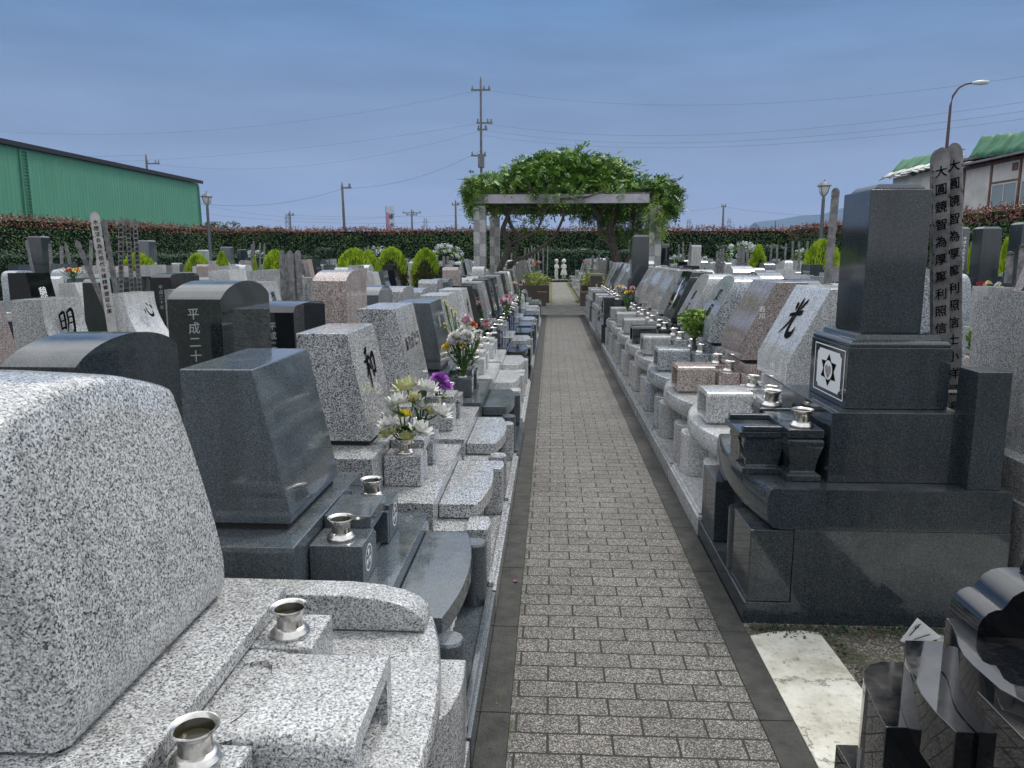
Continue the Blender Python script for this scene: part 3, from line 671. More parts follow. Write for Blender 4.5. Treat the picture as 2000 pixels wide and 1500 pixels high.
nb('joint_course', MB().box(-1.12, -.835, 1.155, 1.775, .655, .668), 'joint', g, 0)
rings = []
n = 30
for i in range(n + 1):
    t = i / n; y = 1.14 + .65 * t
    zt = np.interp(t, [0, .1, .33, .5, .69, .85, .95, 1], [1.20, 1.235, 1.262, 1.262, 1.243, 1.215, 1.195, 1.182])
    pr = [(-.82, .667), (-.808, .69), (-.806, .75)]
    for k in range(1, 8):
        u = k / 8; pr.append((-.806 - .095 * u ** 1.25, .75 + (zt - .03 - .75) * u))
    pr += [(-.903, zt - .022), (-.912, zt - .008), (-.928, zt), (-.96, zt + .004), (-1.15, zt + .012), (-1.165, zt), (-1.17, zt - .03), (-1.17, .667)]
    e = min(t, 1 - t) * .65
    ins = .018 * (1 - math.sqrt(max(0, 1 - (max(0, .018 - e) / .018) ** 2)))
    rings.append([(x - ins if x > -1 else x + ins, y, z) for x, z in pr])
nb('headstone', MB().loft(rings), T, g, 0)
for x, y in ((-.612, 1.672), (-.622, 1.205)):
    o = vase_obj(g, x + .225, y - .98, .615, r=1.0, k=36)

# ---------------------------------------------------------------- the left front row
ltones = [('mid grey', 'slant', 'smooth mid grey slanted gravestone with two round crests'), ('speckled grey', 'slant', 'speckled granite gravestone with one large black brush character'),
          ('speckled grey', 'slant', 'speckled granite gravestone with black hiragana writing on its face'), ('mid grey', 'slant', 'dark grey gravestone mirroring yellow flowers, fourth behind the pale nearest one'),
          ('pale grey', 'slant', 'pale speckled gravestone just behind the dark mirror-like one'), ('pale grey', 'slant', None), ('black', 'slant', None), ('light grey', 'slant', None), ('dark grey', 'slant', None),
          ('mid grey', 'slant', None), ('speckled grey', 'slant', None), ('dark grey', 'slant', None), ('light grey', 'slant', None), ('pale grey', 'round', None), ('dark grey', 'slant', None), ('light grey', 'slant', None)]
Y0s = [2.04, 3.055, 4.21] + [5.32 + 1.085 * i for i in range(13)]
rowA = []
for i, ((tone, shp, lab), y) in enumerate(zip(ltones, Y0s)):
    lab = lab or '%s slanted gravestone, %s back in the front row left of the path' % (tone, ordn(i + 1))
    hd = {0: {}, 1: {'w': .52}, 2: {'w': .58, 'top': 1.19}}.get(i, {})
    st = {5: 'pale grey', 6: 'black'}.get(i)
    rowA.append(grave_step(lab, -.225, y, (Y0s[i + 1] - y if i < 2 else 1.08), '+x', tone, shp, GA, crest=i in (0, 3), post='box' if i in (1, 4, 5) else None,
                bev=.004 if i < 7 else 0, yc={1: .60 - .02}.get(i), xt=.685 if i != 3 else .66, knee=[.04, .03, .05, .09][i % 4], **hd))
def face_pt(W, c, zf, u, xb=.59, xt=.685, z0=.662, z1=1.155, knee=.04, off=.003):
    """point on a slanted face: u = across (-1..1 of local y), zf = height fraction"""
    f = zf; x = xb + (xt - xb) * f - off; return (x, c + u, z0 + knee + (z1 - z0 - knee) * f)
upv = (.095, 0, .453)
# big brush character on the second stone
brush('inscription', '和', 'black_ink', rowA[1], face_pt(0, .58, .60, -.01, knee=.03), RT, (.095, 0, .463), .20)
write('inscription', 'ありがとう', 'black_ink', rowA[2], face_pt(0, .54, .55, .19, z1=1.19, knee=.05), RT, (.095, 0, .478), .092, vertical=False, gap=1.05, slant=.12)
write('inscription', '感謝', 'black_ink', rowA[6], face_pt(0, .54, .7, 0, knee=.03), RT, upv, .10)
write('inscription', '絆', 'black_ink', rowA[5], face_pt(0, .54, .6, 0), RT, upv, .16)
write('inscription', '夢', 'black_ink', rowA[8], face_pt(0, .54, .6, 0), RT, upv, .16)
write('inscription', '偲', 'white_ink', rowA[7], face_pt(0, .54, .55, 0), RT, upv, .15)
o = write('inscription', '愛', 'grey_ink', rowA[3], face_pt(0, .54, .62, 0, xt=.66, knee=.09), RT, (.07, 0, .40), .10)

# lattice panel under the foot slab of the first dark grave
lp = MB()
for k in range(7):
    lp.box(.124, .1295, .34 + k * .055, .355 + k * .055, .14, .32)
for k in range(3): lp.box(.1225, .1295, .30, .74, .16 + k * .06, .175 + k * .06)
part('lattice_panel', lp, 'white_ink', rowA[0])

# ---------------------------------------------------------------- row behind it, seen from the back
GB = 'graves seen from behind, second row left of the path'
def back(lab, yc, tone, shape, top, w=.54, thick=None):
    W = 1.06
    g = grave_plain(lab, -2.29, yc - W / 2, W, '-x', tone, shape, GB, w, top)
    return g
b1 = back('dark low gravestone with a broad arched top and stepped shoulders', 2.47, 'dark grey', 'uparch', 1.245, .62)
b2 = back('tall green-black gravestone with curved top and era date on its side', 3.46, 'green black', 'uparch', 1.385, .56)
b3 = back('glossy black flat-topped gravestone beside the green-black arched one', 4.38, 'black', 'upround', 1.235, .58)
b4 = back('pink granite gravestone with arched top seen from behind', 5.47, 'pink', 'uparch', 1.395, .58)
b5 = back('dark grey arched gravestone just behind the pink arched one', 6.42, 'mid grey', 'uparch', 1.25, .54)
def side_text(g, txt, mat, z, size, w, W=1.06, x=.78):
    # on the side that faces the camera (local -y for '-x' graves)
    write('inscription', txt, mat, g, (x, W / 2 - w / 2 - .0025, z), (1, 0, 0), UP, size, slant=.05)
side_text(b2, '平成二十七年', 'grey_ink', 1.255, .052, .56)
side_text(b3, '平成二十七年', 'grey_ink', 1.12, .045, .58)
side_text(b4, '平成二十二年', 'rose grey', 1.24, .045, .58)

# ---------------------------------------------------------------- right: monument
GR = 'graves of the front row right of the path'
mono = thing('gravestone', 'tall dark square-pillar monument with white crest panel on stepped plinth', 'gravestone', (.80, 3.02, 0), 0, GR)
T = 'dark grey'
def rb(name, mb, tone=T, bevel=.004, parent=mono): return nb(name, mb, tone, parent, bevel, (-.80, -3.02))
rb('base', MB().box(.802, .995, 3.02, 4.02, -.05, .09).box(.99, 1.84, 3.022, 4.02, -.05, .403).box(.815, .988, 3.024, 3.30, .092, .40).box(.90, .989, 3.302, 3.70, .092, .402).box(.815, .988, 3.702, 4.01, .092, .40))
for yc in (3.40, 3.93): rb('post', MB().lathe([(.062, .09), (.062, .37)], .875, yc, 20), T, 0)
mb = bullnose(.825, 1.83, 3.022, 4.0, .405, .573, .05)
rb('curved_slab', mb, T, 0)
rb('lower_block', MB().box(1.145, 1.67, 3.13, 3.82, .573, .868))
rb('middle_block', MB().box(1.222, 1.636, 3.205, 3.66, .868, 1.125))
rb('moulding', MB().loft([[(1.226 + a, 3.209 + a, z), (1.632 - a, 3.209 + a, z), (1.632 - a, 3.656 - a, z), (1.226 + a, 3.656 - a, z)] for a, z in ((0, 1.126), (0, 1.138), (.012, 1.15), (.03, 1.156), (.036, 1.172), (.05, 1.178))]), T, .002)
rb('pillar', MB().box(1.287, 1.530, 3.262, 3.56, 1.178, 1.762), T, .005)
rb('pillar_cap', MB().loft([[(1.31 + a, 3.285 + a, z), (1.507 - a, 3.285 + a, z), (1.507 - a, 3.537 - a, z), (1.31 + a, 3.537 - a, z)] for a, z in ((0, 1.762), (.0, 1.768), (.012, 1.782), (.03, 1.787))]), T, 0)
rb('corner_post', MB().box(1.665, 1.795, 3.05, 3.20, .573, 1.05))
# ornate incense box
rb('incense_box', MB().loft([[(x0_, y0_, z), (x1_, y0_, z), (x1_, y1_, z), (x0_, y1_, z)] for x0_, x1_, y0_, y1_, z in ((.822, .99, 3.235, 3.50, .574), (.822, .99, 3.235, 3.50, .60), (.84, .975, 3.25, 3.485, .612), (.832, .985, 3.24, 3.495, .66), (.822, .992, 3.235, 3.50, .70), (.83, .985, 3.245, 3.49, .735))])
   .box(.80, 1.01, 3.225, 3.51, .736, .762).box(.815, .99, 3.224, 3.262, .763, .785).box(.815, .99, 3.474, 3.511, .763, .785), T, .004)
pn = MB(); pts = [(3.367 + .085 * math.cos(R(a)) * (1 + .10 * abs(math.sin(R(a * 3)))), .665 + .055 * math.sin(R(a)) * (1 + .12 * abs(math.cos(R(a * 4))))) for a in range(0, 360, 10)]
pn.loft([[(x, y, z) for y, z in pts] for x in (.8185, .8215)])
rb('incense_opening', pn, 'black', 0)
for yc in (3.205, 3.655):
    rb('vase_stand', MB().loft([[(1.05 - a, yc - a, z), (1.05 + a, yc - a, z), (1.05 + a, yc + a, z), (1.05 - a, yc + a, z)] for a, z in ((.07, .574), (.07, .598), (.058, .606), (.05, .612), (.056, .66), (.070, .715), (.074, .735), (.070, .75), (.058, .756), (.066, .758))])
       .box(.975, 1.12, yc - .075, yc + .075, .76, .793), T, .003)
    o = vase_obj(mono, 1.05 - .80, yc - 3.02, .793, r=1.06, k=28)
rb('offering_tray', MB().box(.985, 1.115, 3.29, 3.57, .745, .785).box(.99, 1.1, 3.33, 3.53, .574, .744), T)
rb('tray_recess', MB().plan([(1.05 + .045 * math.cos(R(a)), 3.43 + .085 * math.sin(R(a))) for a in range(0, 360, 15)], .7852, .7862), 'mid grey', 0)
# crest panel on the path side
cp = MB(); X = 1.222 - .8
def pan(mb, pts, x, mi): mb.add([(x, y - 3.02, z) for y, z in pts], [tuple(range(len(pts)))], mi)
ya, yb, za, zb = 3.232, 3.60, .893, 1.108
for (p, q, r_, s_) in ((ya, yb, za, za + .005), (ya, yb, zb - .005, zb), (ya, ya + .007, za + .005, zb - .005), (yb - .007, yb, za + .005, zb - .005)): pan(cp, [(p, r_), (q, r_), (q, s_), (p, s_)], X - .002, 0)
i1 = .038; j1 = .02; c_ = .022; d_ = .016
yA, yB, zA, zB = ya + i1, yb - i1, za + j1, zb - j1
pan(cp, [(yA + c_, zA), (yB - c_, zA), (yB - c_, zA + .006), (yB - c_ * .4, zA + d_), (yB, zA + d_), (yB, zB - d_), (yB - c_ * .4, zB - d_), (yB - c_, zB - .006), (yB - c_, zB), (yA + c_, zB), (yA + c_, zB - .006), (yA + c_ * .4, zB - d_), (yA, zB - d_), (yA, zA + d_), (yA + c_ * .4, zA + d_), (yA + c_, zA + .006)], X - .002, 0)
yc_, zc_ = (ya + yb) / 2, (za + zb) / 2
pan(cp, [(yc_ + r_ * 1.45 * math.cos(R(a)), zc_ + r_ * math.sin(R(a))) for a, r_ in [(30 * k, .072 if k % 2 else .044) for k in range(12)]], X - .003, 1)
pan(cp, [(yc_ + .050 * math.cos(R(a)), zc_ + .043 * math.sin(R(a))) for a in range(0, 360, 15)], X - .004, 0)
pan(cp, [(yc_ + .036 * math.sin(R(a)) ** 3, zc_ - .004 + .0022 * (13 * math.cos(R(a)) - 5 * math.cos(R(2 * a)) - 2 * math.cos(R(3 * a)) - math.cos(R(4 * a)))) for a in range(0, 360, 12)], X - .005, 2)
link('crest_panel', cp.mesh('crest_panel', ['white_ink', 'black_ink', 'rose grey']), mono)

# ---------------------------------------------------------------- right front row
rt = [('pale grey', 'slant', 'pale granite gravestone with one large black brush character, beside the monument', {}),
      ('pink', 'slant', 'rose-brown slanted gravestone with pink incense box', {}),
      ('blue grey', 'round', 'blue-grey gravestone with rounded top and black carved characters', {}),
      ('light grey', 'round', 'light speckled gravestone with rounded top behind the small potted shrub', {}),
      ('green black', 'slant', 'dark green slanted gravestone with white flame-like emblem', {}),
      ('light grey', 'slant', 'light grey slanted gravestone just behind the dark green one', {}),
      ('light grey', 'slant', 'light grey slanted gravestone, two behind the dark green one', {}),
      ('light grey', 'slant', 'light grey slanted gravestone in front of the distant dark pillar', {}),
      ('TOWER', '', 'distant dark pillar monument in the front row right of the path', {}),
      ('black', 'uparch', 'low black gravestone with curved wall beside the distant dark pillar', {}),
      ('blue grey', 'round', 'pale blue-grey gravestone with three carved ovals and flowers', {}),
      ('light grey', 'slant', None, {}), ('mid grey', 'slant', None, {}), ('light grey', 'slant', None, {}), ('light grey', 'slant', None, {})]
rowR = []
for i, (tone, shp, lab, kw) in enumerate(rt):
    y = 4.035 + 1.035 * i; W = 1.03
    lab = lab or '%s slanted gravestone, %s back in the front row right of the path' % (tone, ordn(i + 1))
    if tone == 'TOWER': rowR.append(grave_tower(lab, .80, y, W, '-x', 'dark grey', GR, top=1.79)); continue
    rowR.append(grave_round(lab, .80, y, W, '-x', tone, shp, GR, bev=.006 if i < 6 else 0, crest=(i == 1), top=1.32 if i != 2 else 1.33, w=.60 if i < 9 else .52, basetone='light grey' if i in (1, 4) else None, headtone='rose grey' if i == 1 else None, knee=[.12, .12, .16, .12, .03][i % 5]))
fp = lambda zf, u=0, knee=.12: (.49 + .21 * zf - .004, .515 + u, .79 + knee + (.53 - knee) * zf)
uv = (.21, 0, .41)
brush('inscription', '光', 'black_ink', rowR[0], fp(.58), RT, uv, .24)
write('inscription', '心清浄', 'white_ink', rowR[0], (.486, .50, .87), RT, UP, .03, vertical=False)
write('inscription', '愛和', 'black_ink', rowR[2], fp(.62, knee=.16), RT, (.21, 0, .37), .14)
write('inscription', '偲ぶ', 'black_ink', rowR[3], fp(.5), RT, uv, .11)
write('inscription', '平成十八年', 'black_ink', rowR[0], (.80, .515 - .30 - .003, 1.22), (1, 0, 0), UP, .05)
write('inscription', '石川', 'white_ink', rowR[1], (.62, .515 - .30 - .003, 1.14), (1, 0, 0), UP, .04)
fm = MB(); O = Vector(fp(.52, knee=.03)); rr_ = Vector((0, -1, 0)); uu = Vector((.21, 0, .5)).normalized()
for sx, sy, a0, ln_ in ((0, 0, 90, .2), (.02, -.03, 75, .15), (-.02, .01, 105, .14), (0, 0, 270, .2), (.025, .02, 285, .13), (-.02, -.02, 255, .12)):
    for k in range(5):
        a = R(a0 + 14 * math.sin(k)); b_ = k / 5 * ln_; w_ = .022 * (1 - k / 5.5)
        p = O + rr_ * (sx + b_ * math.cos(a)) + uu * (sy + b_ * math.sin(a)); q = O + rr_ * (sx + (b_ + ln_ / 5) * math.cos(a)) + uu * (sy + (b_ + ln_ / 5) * math.sin(a))
        fm.add([p - rr_ * w_, p + rr_ * w_, q + rr_ * w_ * .8, q - rr_ * w_ * .8], [(0, 1, 2, 3)])
part('emblem', fm, 'white_ink', rowR[4])
rowR[1].children[0]
ov = MB()
for k in (-1, 0, 1): ov.lathe([(.03, 0), (.03, .002)], 0, 0, 14) if False else ov.add([(.49 + .21 * .75 - .008 + .21 * .035 / .53 * math.sin(R(a)), .515 + k * .1 + .035 * math.cos(R(a)), .79 + .12 + .41 * .75 + .035 * math.sin(R(a)) * .9) for a in range(0, 360, 20)], [tuple(range(18))])
part('carved_ovals', ov, 'white_ink', rowR[10])

# ---------------------------------------------------------------- nearest black grave, bottom right
blk = thing('gravestone', 'glossy black gravestone with scrolled step blocks, nearest on the right', 'gravestone', (.75, .6, 0), 0, GR)
def kb_(name, mb, bevel=.003, tone='black'): return nb(name, mb, tone, blk, bevel, (-.75, -.6))
kb_('base_step', MB().box(.745, 1.75, .50, 1.852, -.03, .25))
kb_('curved_post', MB().plan([(.90, 1.546), (.90, 1.823), (.83, 1.823), (.795, 1.808), (.768, 1.775), (.75, 1.73), (.738, 1.665), (.729, 1.60), (.725, 1.546)], .252, .50), .002)
def curve_edge(pts, xr): return pts + [(xr, pts[-1][1]), (xr, pts[0][1])]
kb_('lower_stage', MB().plan([(1.75, 1.704), (.825, 1.704), (.800, 1.65), (.783, 1.60), (.770, 1.545), (.757, 1.48), (.755, 1.42), (.762, 1.352), (1.75, 1.352)], .50, .62), .002)
kb_('body', MB().box(.905, 1.75, .6, 1.76, .252, .499))
kb_('upper_stage', MB().plan([(1.75, 1.575), (.842, 1.575), (.838, 1.54), (.825, 1.50), (.809, 1.46), (.799, 1.42), (.797, 1.38), (.802, 1.30), (.825, 1.25), (1.75, 1.25)], .621, .74), .002)
sc_ = [(.862, .74), (1.6, .74), (1.6, .845), (.975, .845), (.958, .844), (.940, .840), (.923, .828), (.914, .812), (.905, .800), (.893, .799), (.879, .792), (.868, .778), (.862, .762)]
kb_('scroll_block', MB().prof(sc_, 1.49, 1.60), 0)
kb_('scroll_block', MB().prof([(x + .002, z) for x, z in sc_], 1.0, 1.488) if False else MB().box(1.02, 1.6, .9, 1.489, .741, .842), .003)
kb_('headstone', MB().prof([(.985, .846), (1.5, .846), (1.5, 1.35), (1.16, 1.35)], .95, 1.585), .004)
kb_('incense_box', MB().box(.80, .828, 1.05, 1.345, .50, .675).box(.829, 1.05, 1.32, 1.345, .50, .675).box(.829, 1.05, 1.05, 1.075, .50, .675).box(.829, 1.05, 1.076, 1.319, .50, .62).box(.796, 1.06, 1.03, 1.362, .6755, .70), .003)

# small white card standing on the bare plot
card = thing('plot_card', 'small white card standing on one corner on the bare plot', 'sign', (1.435, 2.86, 0), R(4), None)
cm = MB().loft([[(-.07, y, .02), (.0, y + .01, -.008), (.09, y, .035), (-.01, y, .115)] for y in (0, .004)])
part('card', cm, 'paper', card)
cl = MB()
for a, b_, c1_, d1_ in ((-.04, .045, .0, .095), (-.02, .03, .04, .05)):
    cl.add([(a, -.003, b_), (c1_, -.003, d1_), (c1_ + .003, -.003, d1_ - .003), (a + .003, -.003, b_ - .003)], [(0, 1, 2, 3)])
for k in range(3): cl.add([(-.02 + k * .006, -.003, .07 + k * .003), (-.017 + k * .006, -.003, .07 + k * .003), (-.017 + k * .006, -.003, .085 + k * .003), (-.02 + k * .006, -.003, .085 + k * .003)], [(0, 1, 2, 3)])
part('print', cl, 'black_ink', card)
# dead leaves and weeds at the foot of the monument
wl = []; wr = random.Random(5)
for i in range(900):
    x = wr.uniform(.82, 1.8); y = 3.0 - abs(wr.gauss(0, .035)) - .012
    if wr.random() < .3 and x > 1.05: y = wr.uniform(2.3, 3.0); x = 1.1 + abs(wr.gauss(0, .05))
    s = wr.uniform(.002, .007); a = wr.uniform(0, 6.28); h = wr.uniform(.001, .012)
    p = Vector((x, y, .006)); d = Vector((math.cos(a), math.sin(a), 0)) * s; e = Vector((-d.y, d.x, h))
    wl.append([p - d, p + d, p + d + e, p - d + e])
tag(link('weeds', quads_mesh('weeds', wl, ['hedge_dk', 'bark'], [0 if wr.random() < .5 else 1 for _ in wl])), 'small weeds and dead leaves along the monument foot', 'weeds', kind='stuff')
lf = MB()
for i in range(7):
    x, y = .86 + wr.uniform(-.03, .07), 2.985 - wr.uniform(0, .045); a = wr.uniform(0, 6.28); d = Vector((math.cos(a), math.sin(a), .2)) * .016; e = Vector((-d.y, d.x, .3)) * .009; p = Vector((x, y, .016))
    lf.add([p - d, p - e + Vector((0, 0, .004)), p + d, p + e + Vector((0, 0, .008))], [(0, 1, 2, 3)])
tag(link('dead_leaves', lf.mesh('dead_leaves', 'bark')), 'brown dead leaves at the corner of the kerb and monument', 'leaves', kind='stuff')
rl = MB().add([(-.168, 3.36, .006), (-.15, 3.35, .012), (-.145, 3.372, .007), (-.163, 3.378, .011)], [(0, 1, 2, 3)])
tag(link('fallen_petal', rl.mesh('fallen_petal', 'petal_maroon')), 'dark red fallen petal on the left kerb', 'petal')

# ---------------------------------------------------------------- bouquets and pots
def lotus_bloom(mb, c, r, nrm, mi=0, layers=4, n=11, seed=0):
    q = random.Random(seed); nz = Vector(nrm).normalized(); ax = nz.orthogonal().normalized(); ay = nz.cross(ax); c = Vector(c)
    for L_ in range(layers):
        el = [.25, .75, 1.15, 1.35][L_]; rl = r * [1, .92, .75, .5][L_]; m = n - L_ * 2
        for k in range(m):
            a = 2 * math.pi * (k + .5 * (L_ % 2)) / m + q.uniform(-.12, .12); e = el + q.uniform(-.12, .12)
            d = ax * math.cos(a) + ay * math.sin(a); s = nz.cross(d); out = d * math.cos(e) + nz * math.sin(e); w_ = rl * .25
            p0 = c; p1 = c + out * rl * .5 + d * rl * .12; p2 = c + out * rl * .98 + nz * rl * .12
            mb.add([p0 - s * w_ * .4, p0 + s * w_ * .4, p1 + s * w_, p2 + s * w_ * .18, p2 - s * w_ * .18, p1 - s * w_, p1 - nz * w_ * .35], [(0, 1, 6), (1, 2, 6), (2, 3, 6), (3, 4, 6), (4, 5, 6), (5, 0, 6)], mi)
def pom_bloom(mb, c, r, mi=0, n=90, seed=0, flat=1.0):
    q = random.Random(seed); c = Vector(c)
    for k in range(n):
        z = q.uniform(-.35, 1); a = q.uniform(0, 6.283); h = math.sqrt(max(0, 1 - z * z)); d = Vector((h * math.cos(a), h * math.sin(a), z * flat)); d.normalize()
        s = d.orthogonal().normalized(); s = (s * math.cos(a) + d.cross(s) * math.sin(a)) * r * .16
        rl = r * q.uniform(.75, 1.05); b_ = c + d * rl * .45; e = c + d * rl + Vector((0, 0, -r * .05))
        mb.add([b_ - s * .5, b_ + s * .5, c + d * rl * .8 + s, e, c + d * rl * .8 - s], [(0, 1, 2, 3, 4)], mi)
def bouquet(name, label, X, Y, Z, blooms, group=None, leaves=14, lr=.07, seed=1, stem=.004):
    """blooms: (kind, colour, dx, dy, dz, r)"""
    g = thing(name, label, 'flowers', (X, Y, Z), 0, group or 'flowers standing in the grave vases'); q = random.Random(seed)
    st = MB(); cols = {}
    for i, (kd, c_, dx, dy, dz, r) in enumerate(blooms):
        st.tube([(dx * .04, dy * .04, -.03), (dx * .3, dy * .3, dz * .35), (dx * .8, dy * .8, dz * .75), (dx, dy, dz)], stem, 5)
        bm_ = MB()
        if kd == 'lotus': lotus_bloom(bm_, (dx, dy, dz - r * .2), r * 1.32, (dx * .8 + q.uniform(-.02, .02), dy * .8, .12), 0, seed=seed + i)
        elif kd == 'pom': pom_bloom(bm_, (dx, dy, dz), r, 0, int(110 + r * 1800), seed + i)
        else: pom_bloom(bm_, (dx, dy, dz), r, 0, 22, seed + i)
        part('bloom', bm_, 'petal_' + c_, g)
    part('stems', st, 'leaf', g)
    lv = []
    for k in range(leaves):
        a = q.uniform(0, 6.28); z = q.uniform(.0, .9) * max(b_[4] for b_ in blooms) * .75; rr = lr * (.3 + .7 * q.random()); p = Vector((math.cos(a) * .012, math.sin(a) * .012, z + .01)); d = Vector((math.cos(a) * rr, math.sin(a) * rr, q.uniform(-.01, .05))); s = Vector((-math.sin(a), math.cos(a), q.uniform(-.4, .4))) * rr * .28
        lv.append([p, p + d * .5 + s, p + d, p + d * .5 - s])
    link('leaves', quads_mesh('leaves', lv, ['leaf']), g)
    return g
yA = 3.055; 
# second dark-speckled grave (brush character): two lotus-like bouquets
bouquet('bouquet', 'white and pale yellow lotus-like flowers in the near vase before the brush-character stone', -.67, 3.42, .63,
        [('lotus', 'white', .075, -.03, .085, .052), ('lotus', 'cream', -.055, -.03, .075, .05), ('lotus', 'yellow', .0, .01, .145, .034), ('lotus', 'white', -.075, .04, .135, .045), ('lotus', 'cream', .02, -.06, .06, .03), ('lotus', 'white', -.035, .03, .20, .055), ('lotus', 'cream', .035, .07, .22, .03), ('lotus', 'white', -.06, -.06, .12, .04)], lr=.085, seed=3, leaves=22)
bouquet('bouquet', 'white and yellow lotus-like flowers in the far vase before the brush-character stone', -.67, 3.86, .63,
        [('lotus', 'cream', -.07, .0, .20, .065), ('lotus', 'white', .03, .02, .19, .06), ('lotus', 'yellow', -.03, -.03, .15, .032), ('lotus', 'white', .0, .0, .10, .045), ('lotus', 'white', .10, -.01, .07, .055), ('lotus', 'cream', .045, .0, .075, .035)], lr=.08, seed=5, leaves=20)
bouquet('bouquet', 'single large purple flower with green leaves in a steel vase', -.67, 4.54, .63, [('pom', 'purple', .0, 0, .12, .066), ('pom', 'purple', .045, -.02, .085, .042)], lr=.08, seed=8)
big = []
q = random.Random(4)
for k in range(9): big.append(('pom', 'white', q.uniform(-.07, .05), q.uniform(-.08, .05), q.uniform(.24, .33), .062))
for dx, dy, dz in ((-.12, -.06, .24), (-.09, -.05, .27), (.0, -.06, .26), (.05, -.02, .28), (-.05, -.08, .30)): big.append(('pom', 'yellow', dx, dy, dz - .03, .036))
for k in range(5): big.append(('small', 'white', .08 + q.uniform(0, .05), q.uniform(-.05, .05), q.uniform(.25, .33), .026))
for k in range(9): big.append(('small', 'yellow', -.10 - .04 * math.sin(k), .05, .32 + k * .028, .018))
bouquet('bouquet', 'tall bouquet of white chrysanthemums with yellow sprays on the left side', -.65, 5.62, .62, big, lr=.10, seed=9, leaves=60)
mixd = [('pom', 'palepink', -.03, 0, .36, .05), ('pom', 'orange', .02, -.02, .32, .045), ('small', 'orange', -.03, -.03, .32, .035), ('small', 'red', .13, .0, .33, .035), ('small', 'white', -.1, 0, .36, .03), ('small', 'white', -.06, .02, .4, .03), ('small', 'orange', .06, -.02, .2, .03), ('small', 'white', .03, -.02, .26, .03), ('small', 'maroon', .05, 0, .24, .02)]
bouquet('bouquet', 'mixed bouquet with orange, pale pink and red flowers behind the white chrysanthemums', -.65, 6.15, .62, mixd, lr=.09, seed=12, leaves=30)
def posy(label, X, Y, Z, cols, n, rad, h, seed, group=None):
    q = random.Random(seed); bl = []
    for k in range(n): a = q.uniform(0, 6.28); r = rad * math.sqrt(q.random()); bl.append(('pom' if k % 3 else 'small', cols[k % len(cols)], r * math.cos(a), r * math.sin(a), h * q.uniform(.75, 1.1), q.uniform(.028, .042)))
    return bouquet('bouquet', label, X, Y, Z, bl, group, leaves=26, lr=.08, seed=seed)
posy('pink and pale flowers in the left front row, halfway to the crossing', -.64, 10.9, .62, ['pink', 'palepink', 'pink', 'white'], 12, .10, .27, 21)
posy('pink and white tall flowers in the left front row, left of the first pink ones', -.68, 12.2, .62, ['pink', 'maroon', 'pink'], 8, .09, .2, 22)
posy('dark red and white carnations with long stems near the left planter', -.60, 14.6, .64, ['maroon', 'white', 'pink', 'white', 'maroon'], 14, .13, .36, 23)
posy('yellow, red and white bouquet in front of the distant dark pillar', 1.12, 11.4, .72, ['yellow', 'yellow', 'red', 'white', 'palepink', 'pink'], 18, .16, .30, 24)
posy('small pink bouquet left of the far path beyond the crossing', -.62, 29.0, .7, ['orange', 'pink', 'palepink'], 12, .2, .5, 25)
posy('orange and pink bouquet behind the left planter', -.55, 26.2, .75, ['orange', 'palepink', 'yellow', 'white'], 14, .22, .5, 26)
posy('pink flowers right of the far path beyond the crossing', 1.35, 31, .75, ['pink', 'palepink', 'pink'], 10, .22, .5, 27)
posy('white and yellow flowers right of the far path, nearer than the pink ones', 1.45, 27.5, .7, ['white', 'yellow', 'white', 'palepink'], 12, .22, .4, 28)
# small shrub growing from a vase on the right + teal can
sh = thing('potted_shrub', 'small bright green leafy shrub in front of the rounded light stone', 'plant', (1.24, 6.72, .70))
tb = MB(); tb.tube([(0, 0, 0), (.005, .01, .05), (.0, .0, .10)], [.022, .015, .011], 7)
for k in range(9): a = k * .7; tb.tube([(0, 0, .07), (.05 * math.cos(a), .05 * math.sin(a), .14), (.11 * math.cos(a), .11 * math.sin(a), .2 + .02 * (k % 3))], [.008, .005, .003], 5)
part('trunk', tb, 'bark', sh)
def leaf_cloud(n, fn, size, seed, up=.3, asp=.45):
    r_ = np.random.default_rng(seed); P = fn(r_, n); nrm = r_.normal(size=(n, 3)); nrm[:, 2] = np.abs(nrm[:, 2]) + up; nrm /= np.linalg.norm(nrm, axis=1)[:, None]
    t = np.cross(nrm, r_.normal(size=(n, 3))); t /= np.linalg.norm(t, axis=1)[:, None]; b_ = np.cross(nrm, t); s = size * r_.uniform(.6, 1.3, (n, 1))
    return np.stack([P - t * s, P - b_ * s * asp, P + t * s, P + b_ * s * asp], 1)
def ell(r_, n, c, rad, hollow=.35):
    d = r_.normal(size=(n, 3)); d /= np.linalg.norm(d, axis=1)[:, None]; return np.array(c) + d * np.array(rad) * (hollow + (1 - hollow) * r_.random((n, 1)) ** .5)
link('foliage', quads_mesh('foliage', np.concatenate([leaf_cloud(900, lambda r_, n: ell(r_, n, (0, 0, .25), (.15, .15, .09)), .022, 3), leaf_cloud(260, lambda r_, n: ell(r_, n, (0, -.02, .16), (.10, .10, .06)), .022, 4)]), ['shrub']), sh)
can = thing('tin_can', 'teal tin can standing behind the small green shrub', 'can', (1.42, 6.85, .765))
part('can_body', MB().lathe([(.037, 0), (.038, .004), (.038, .098), (.036, .103)], n=20), 'teal', can, smooth=True)
part('rim', MB().lathe([(.0385, .100), (.0385, .106), (.035, .106)], n=20), 'steel', can, smooth=True)

